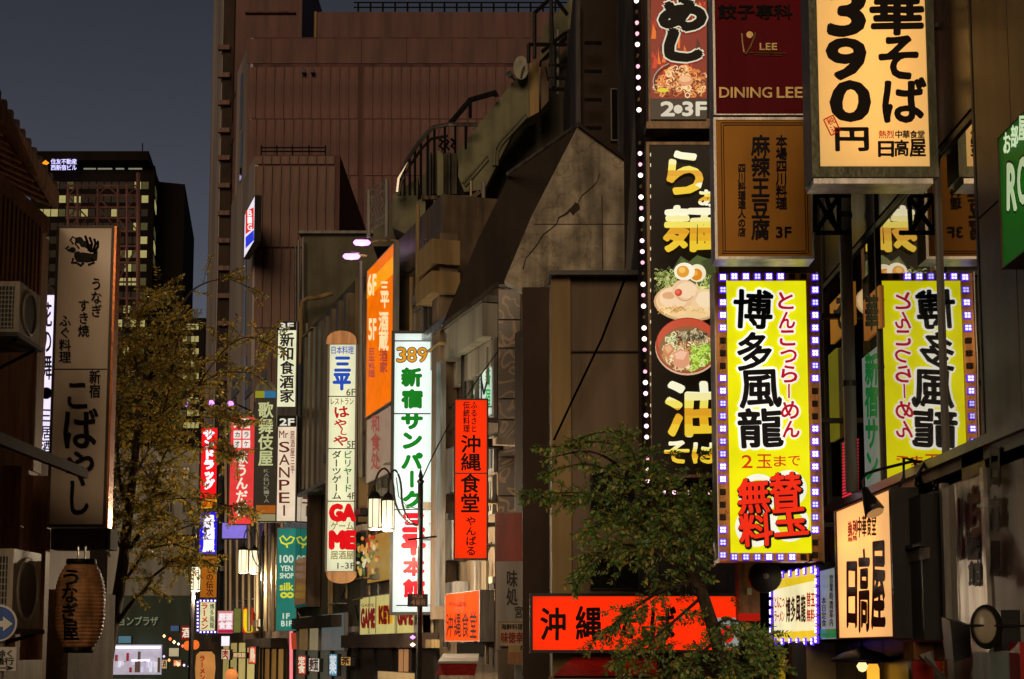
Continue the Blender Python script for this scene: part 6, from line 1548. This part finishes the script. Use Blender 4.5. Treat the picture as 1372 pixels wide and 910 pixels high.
for px, py, D_, lab in ((252, 865, 78, 'small glowing orange lantern at the far crossing'), (261, 864, 78, 'second small orange lantern touching the first at the far crossing')):
    c = W(px, py, D_); r = thing('round_lantern', lab, 'lantern', c, 'small orange lanterns at the far crossing')
    mb = MB(); mb.lathe(c, [(.08, -.24), (.2, -.15), (.24, 0), (.2, .15), (.08, .24)], 12); mb.build('shade', em('#f07028', 1.0), r, True)
    mb = MB(); mb.lathe(c, [(.09, .24), (.09, .28)], 10); mb.build('ring', BLK, r)
c = W(275, 895, 66); r = thing('ramen_lantern', 'tall cream and orange ramen lantern with red characters under the far ramen sign', 'lantern', c)
mb = MB(); mb.lathe(c, [(.25, -.7), (.4, -.55), (.44, 0), (.4, .55), (.25, .7)], 16); mb.build('shade', em('#c88848', .75), r, True)
mb = MB(); mb.lathe(c, [(.26, .7), (.26, .78)], 12); mb.build('ring', BLK, r)
LT = Letters(facing(65.5), .06, off=0); LT.vcol('ラーメン', 271, 878, 912, 8); LT.build(em('#b01c10', .6), r)
c = W(310, 905, 60); r = thing('orange_globe', 'round orange lantern in front of the pale yellow shop front', 'lantern', c)
mb = MB(); mb.lathe(c, [(.05, -.26), (.2, -.18), (.27, 0), (.2, .18), (.05, .26)], 12); mb.build('shade', em('#e08848', .8), r, True); mb = MB(); mb.lathe(c, [(.06, .26), (.06, .31)], 10); mb.build('ring', BLK, r)
# striped awning and dark clutter below the cornice shop
a = thing('striped_awning', 'grey and red awning below the orange food sign', 'awning', W(612, 900, 27.5))
mb = MB(); mb.prism([W(587, 886, 26.8), W(640, 886, 26.8), W(642, 876, 28), W(594, 876, 28)], (0, 0, -.04)); mb.build('grey_cloth', M['cornice'], a)
mb = MB(); mb.prism([W(583, 905, 26.5), W(636, 905, 26.5), W(640, 887, 26.9), W(588, 887, 26.9)], (0, .04, 0)); mb.build('red_cloth', M['redcloth'], a)
a = thing('rear_box', 'dark box hung under the orange food sign', 'box', W(628, 876, 29)); mb = MB(); facing(29).box(mb, 612, 862, 648, 880, -.4, 0); mb.build('case', M['black'], a)
mb = MB(); facing(29).box(mb, 614, 862.5, 646, 864, 0, .02); mb.build('edge', M['steel'], a)
a = thing('timber_beam_front', 'brown timber fascia below the small cream menu plate', 'fascia board', W(690, 890, 24)); mb = MB(); facing(24).box(mb, 680, 874, 742, 890, -.3, 0); mb.build('board', M['wood'], a)
mb = MB(); facing(24).box(mb, 681, 865, 697, 874, -.1, .0); mb.build('block', M['ochre'], a)
a = thing('wall_lamp_pair', 'two tiny wall lamps glinting beside the lantern post', 'wall lamp', W(553, 858, 34.5))
for y, c_ in ((854, '#d090ff'), (864, '#ffe0c0')):
    mb = MB(); mb.lathe(W(553, y, 34.5), [(.01, -.06), (.05, 0), (.01, .06)], 8, axis='x'); mb.build('lamp_glass', em(c_, 2.0), a, True)

for px, y0, x1, y1, D_, col, st, lab, tx in ((226, 868, 240, 880, 90, '#d8c8a0', .6, 'tiny cream lit sign low beyond the tree trunk', ''), (242, 838, 256, 858, 90, '#8c2018', .6, 'tiny dull red lit sign at the far crossing', '酒'), (228, 838, 240, 846, 95, '#506890', .5, 'tiny blue lit sign above the far crossing', ''), (296, 852, 308, 866, 62, '#f0e8ff', .9, 'tiny white violet lit sign under the pinkish sign', '')):
    a = sign('shop_sign', lab, P(D_), px, y0, x1, y1, em(col, st), case=M['black'], depth=.3, border=.5)
    if tx: LT = Letters(P(D_), .04, off=.01); LT.hrow(tx, px + 2, x1 - 2, y0 + 3, y1 - 3); LT.build(em('#ffe8d0', .9), a)
random.seed(12)
for lab, y0, y1 in (('sagging string of tiny coloured lamps across the far crossing', 852, 866), ('lower string of tiny warm lamps at the far crossing', 880, 893)):
    r = thing('lamp_string', lab, 'string of lamps', W(250, (y0 + y1) / 2, 88)); pts = []
    for i in range(11):
        px = 220 + i * 6.5 + random.uniform(-1.5, 1.5); py = y0 + (y1 - y0) * sin(pi * i / 10) + random.uniform(-1, 1); c = W(px, py, 88); pts.append(c + Vector((0, 0, .2)))
        mb = MB(); rr = random.uniform(.06, .12); mb.lathe(c, [(.02, -rr), (rr, 0), (.02, rr)], 8); mb.build('bulb', em(random.choice(['#ffb070', '#ffd8a0', '#e0c0ff', '#ff6040', '#fff0e0']), random.uniform(1, 3)), r, True)
    mb = MB(); mb.tube(pts, .02, 4); mb.build('wire', M['black'], r)
for pts, lab in (([(582, 470, 36), (500, 520, 44), (398, 560, 53)], 'slack black cable strung along the shop fronts behind the tall signs'), ([(668, 470, 31), (600, 560, 33.4), (562, 650, 31)], 'black cable running down to the lantern post from the cornice shop'), ([(590, 600, 35), (480, 640, 44), (345, 690, 62)], 'lower slack black cable along the shop fronts')):
    mb = MB(); A_, B_, C_ = [W(*q) for q in pts]
    Q = [A_ * (1 - t) ** 2 + B_ * 2 * t * (1 - t) + C_ * t * t for t in [i / 14 for i in range(15)]]
    mb.tube(Q, .014, 5); tag(mb.build('overhead_cable', M['black']), lab, 'cable')

a = sign('shop_sign', 'tiny amber lit sign beside the bright shop window', P(92), 216, 884, 224, 896, em('#f0c890', .8), case=M['black'], depth=.3, border=.5)
LT = Letters(P(92), .04, off=.01); LT.hrow('酒', 217, 223, 885, 895); LT.build(em('#301008', .8), a)

a = sign('shop_sign', 'tiny orange lit sign between the lamp strings', P(92), 232, 884, 243, 893, em('#f08040', .8), case=M['black'], depth=.3, border=.5)
LT = Letters(P(92), .04, off=.01); LT.hrow('肉', 233, 242, 885, 892); LT.build(em('#fff0d0', .8), a)

a = sign('shop_sign', 'dim blue lit fascia over the bright shop window', P(92), 158, 852, 176, 862, em('#507888', .8), case=M['black'], depth=.3, border=.5)
# ============================================================ TREES
def leaf_mat(name):
    m = bpy.data.materials.new(name); m.use_nodes = True; nt = m.node_tree; N = nt.nodes; L = nt.links; b = N['Principled BSDF']
    at = N.new('ShaderNodeAttribute'); at.attribute_name = 'ink'; L.new(at.outputs[0], b.inputs['Base Color'])
    b.inputs['Roughness'].default_value = .38; b.inputs['Specular IOR Level'].default_value = .6
    t = N.new('ShaderNodeBsdfTranslucent'); L.new(at.outputs[0], t.inputs['Color']); mx = N.new('ShaderNodeMixShader'); mx.inputs[0].default_value = .45
    L.new(b.outputs[0], mx.inputs[1]); L.new(t.outputs[0], mx.inputs[2]); L.new(mx.outputs[0], N['Material Output'].inputs[0]); return m
class Tree:
    def __init__(s, name, label, base, cols, leaf, group=None):
        s.r = thing(name, label, 'tree', base, group); s.cols = [tuple(v * (1.9 if leaf < .07 else 1.2) for v in c) for c in cols]; s.leaf = leaf; s.lm = MB(); s.lc = []; s.tw = MB()
    def limb(s, pts, D, r0, r1, spread=0.6, name='limb'):
        dd = [D + random.uniform(-spread, spread) * i / max(1, len(pts) - 1) for i in range(len(pts))] if not isinstance(D, list) else D
        P_ = [W(x, y, d) for (x, y), d in zip(pts, dd)]
        # smooth
        Q = []
        for i in range(len(P_) - 1):
            p0 = P_[max(0, i - 1)]; p1 = P_[i]; p2 = P_[i + 1]; p3 = P_[min(len(P_) - 1, i + 2)]
            for k in range(5):
                t = k / 5; Q.append(0.5 * ((2 * p1) + (p2 - p0) * t + (2 * p0 - 5 * p1 + 4 * p2 - p3) * t * t + (3 * p1 - p0 - 3 * p2 + p3) * t ** 3))
        Q.append(P_[-1]); mb = MB(); mb.tube(Q, r0, 8, r2=r1); mb.build(name, M['bark'], s.r, True); return Q
    def leafat(s, p, d, size):
        d = d.normalized(); up = Vector((random.uniform(-.6, .6), random.uniform(-1, .2), random.uniform(.1, 1))).normalized()
        sd = d.cross(up).normalized() * size * .26; q = p + d * size; m = p + d * size * .5 + up * size * random.uniform(-.1, .1)
        n = len(s.lm.v); s.lm.v += [p, m - sd, q, m + sd]; s.lm.f.append((n, n + 1, n + 2, n + 3)); s.lm.m.append(0)
        c = random.choice(s.cols); k = random.uniform(.7, 1.3); s.lc.append((c[0] * k, c[1] * k, c[2] * k, 1))
    def twig(s, p, d, length, droop=.5, step=None):
        step = step or s.leaf * .55; n = max(3, int(length / step)); d = d.normalized(); pts = [p.copy()]; q = p.copy(); sd = 1
        for i in range(n):
            d = (d + Vector((random.uniform(-.1, .1), random.uniform(-.1, .1), -droop / n + random.uniform(-.05, .05)))).normalized(); q = q + d * step; pts.append(q.copy())
            side = d.cross(Vector((0, -1, .3))).normalized()
            for sg_ in (-1, 1):
                if random.random() < .88: s.leafat(q, d * .55 + side * sg_ * random.uniform(.6, 1) + Vector((0, random.uniform(-.4, .2), -.35)), s.leaf * random.uniform(.7, 1.25))
        s.tw.tube(pts, .0035 * s.leaf / .05, 3, cap=False)
    def sprout(s, Q, n, lmin, lmax, droop=.6, start=.15, flat=.35):
        for i in range(n):
            t = start + (1 - start) * random.random() ** .8; k = min(len(Q) - 2, int(t * (len(Q) - 1))); p = Q[k].lerp(Q[k + 1], random.random()); ax = (Q[k + 1] - Q[k]).normalized()
            d = ax * random.uniform(.2, 1) + Vector((random.uniform(-1, 1), random.uniform(-flat, flat) * 1.6, random.uniform(-.5, .8)))
            s.twig(p, d, random.uniform(lmin, lmax), droop)
    def done(s):
        o = s.lm.build('crown', leaf_mat('leaf'), s.r); inked(o, s.lc); o['kind'] = 'stuff'
        o = s.tw.build('twigs', M['bark'], s.r); o['kind'] = 'stuff'; o.name = 'twig_mass'
random.seed(101)
GRN = [(.06, .14, .03), (.09, .18, .035), (.05, .11, .03), (.15, .24, .05), (.18, .20, .05), (.08, .16, .05), (.26, .22, .05)]
t = Tree('street_tree', 'dark green street tree in front of the red noodle sign and the ramen sign', (XY(960, 15.6)[0], 15.6, 0), GRN, .058)
D = 15.7
trunk = t.limb([(1000, 1120), (985, 960), (966, 880), (952, 830), (938, 790), (922, 765)], D, .085, .055, .1, 'trunk')
LIMBS = [
    ([(922, 768), (900, 715), (868, 660), (830, 625), (790, 605), (742, 612)], .03),
    ([(900, 715), (862, 690), (820, 675), (775, 665), (722, 664)], .022),
    ([(925, 765), (900, 730), (880, 700), (862, 650), (850, 610), (832, 588)], .025),
    ([(922, 768), (880, 745), (840, 730), (808, 738), (782, 762)], .022),
    ([(930, 778), (890, 790), (850, 815), (820, 838), (796, 858)], .02),
    ([(940, 800), (900, 835), (862, 866), (826, 884)], .02),
    ([(930, 775), (925, 720), (930, 680), (935, 655)], .022),
    ([(930, 775), (945, 740), (952, 715), (953, 690)], .018),
    ([(950, 830), (985, 850), (1015, 875), (1030, 905)], .02),
    ([(955, 840), (975, 830), (1000, 838), (1022, 850)], .016),
    ([(958, 860), (920, 890), (880, 915), (850, 935)], .02),
    ([(962, 870), (985, 900), (1000, 930)], .02),
    ([(915, 750), (880, 725), (850, 700), (815, 700), (790, 708)], .018),
    ([(918, 760), (905, 690), (890, 650), (880, 625)], .018),
]
for pts, r in LIMBS:
    Q = t.limb(pts, D, r, .006, .7)
    t.sprout(Q, 36, .10, .36, .7)
    t.twig(Q[-1], Q[-1] - Q[-3], .25, .8)
for pts in ([(868, 655), (830, 600), (790, 592), (758, 598), (722, 598)], [(840, 640), (790, 622), (748, 628), (736, 634)], [(860, 690), (800, 664), (750, 660), (700, 664)], [(815, 740), (790, 760), (775, 780), (772, 788)], [(880, 610), (840, 580), (800, 580), (770, 590)]):
    Q = t.limb(pts, D, .008, .003, .3)
    for k in range(2, len(Q) - 1, 1): t.twig(Q[k], (Q[k + 1] - Q[k]), .07, .3)
    t.sprout(Q, 9, .06, .16, .5)
random.seed(55)
for i in range(270):        # fill of the inner crown
    u = random.random()
    if u < .45: x, y = random.gauss(858, 32), random.gauss(690, 40)
    elif u < .7: x, y = random.gauss(925, 22), random.gauss(715, 45)
    elif u < .85: x, y = random.gauss(870, 34), random.gauss(862, 24)
    else: x, y = random.gauss(975, 34), random.gauss(880, 24)
    if x > 955 and y < 770: continue
    t.twig(W(x, y, D + random.uniform(-.7, .7)), Vector((random.uniform(-1, 1), random.uniform(-.5, .5), random.uniform(-.3, .5))), random.uniform(.1, .3), .7)
t.done()

random.seed(77)
BRN = [(.24, .19, .035), (.30, .22, .04), (.18, .16, .03), (.32, .20, .03), (.2, .2, .05), (.16, .15, .03), (.40, .24, .035)]
t = Tree('street_tree', 'olive brown street tree with forked trunk beyond the paper lantern', (XY(150, 27)[0], 27, 0), BRN, .085)
D = 27.5
t.limb([(134, 1000), (140, 905), (148, 850), (158, 800), (166, 745), (172, 690), (178, 640), (186, 560), (190, 480)], D, .15, .05, .3, 'trunk')
LB = [([(150, 845), (175, 810), (195, 790), (208, 770), (240, 750), (262, 760)], .05), ([(166, 745), (190, 710), (205, 660), (220, 610), (240, 580)], .05), ([(160, 790), (180, 760), (200, 735), (235, 712), (268, 700)], .035),
      ([(172, 690), (160, 640), (158, 580), (165, 520), (170, 450)], .035), ([(178, 640), (205, 590), (225, 530), (235, 470), (250, 420)], .035), ([(184, 580), (215, 520), (230, 450), (255, 392), (300, 374), (335, 386)], .03),
      ([(188, 520), (180, 460), (192, 410), (215, 392)], .025), ([(220, 560), (260, 520), (300, 500), (340, 500)], .022), ([(225, 620), (262, 600), (300, 605), (318, 612)], .012), ([(215, 670), (255, 668), (300, 676), (335, 684)], .012),
      ([(200, 640), (175, 600), (160, 560), (152, 480)], .02), ([(262, 520), (300, 470), (330, 452), (362, 462)], .014), ([(200, 735), (235, 730), (262, 745), (290, 760)], .02), ([(166, 745), (150, 700), (150, 640)], .03), ([(250, 560), (290, 560), (330, 570)], .014)]
for pts, r in LB:
    Q = t.limb(pts, D, r, .008, .9)
    t.sprout(Q, 50 if max(p[0] for p in pts) < 268 else 22, .2, .65, .5)
random.seed(58)
for i in range(420):
    u = random.random()
    if u < .55: x, y = random.gauss(200, 34), random.gauss(520, 78)
    elif u < .85: x, y = random.gauss(215, 30), random.gauss(665, 38)
    else: x, y = random.gauss(250, 30), random.gauss(500, 50)
    if y < 400 or (x > 225 and y < 430) or x > (300 if y < 560 else 264): continue
    t.twig(W(x, y, D + random.uniform(-1, 1)), Vector((random.uniform(-1, 1), random.uniform(-.5, .5), random.uniform(-.3, .5))), random.uniform(.2, .6), .6)
t.done()
# small evergreen planter at the picture's lower left
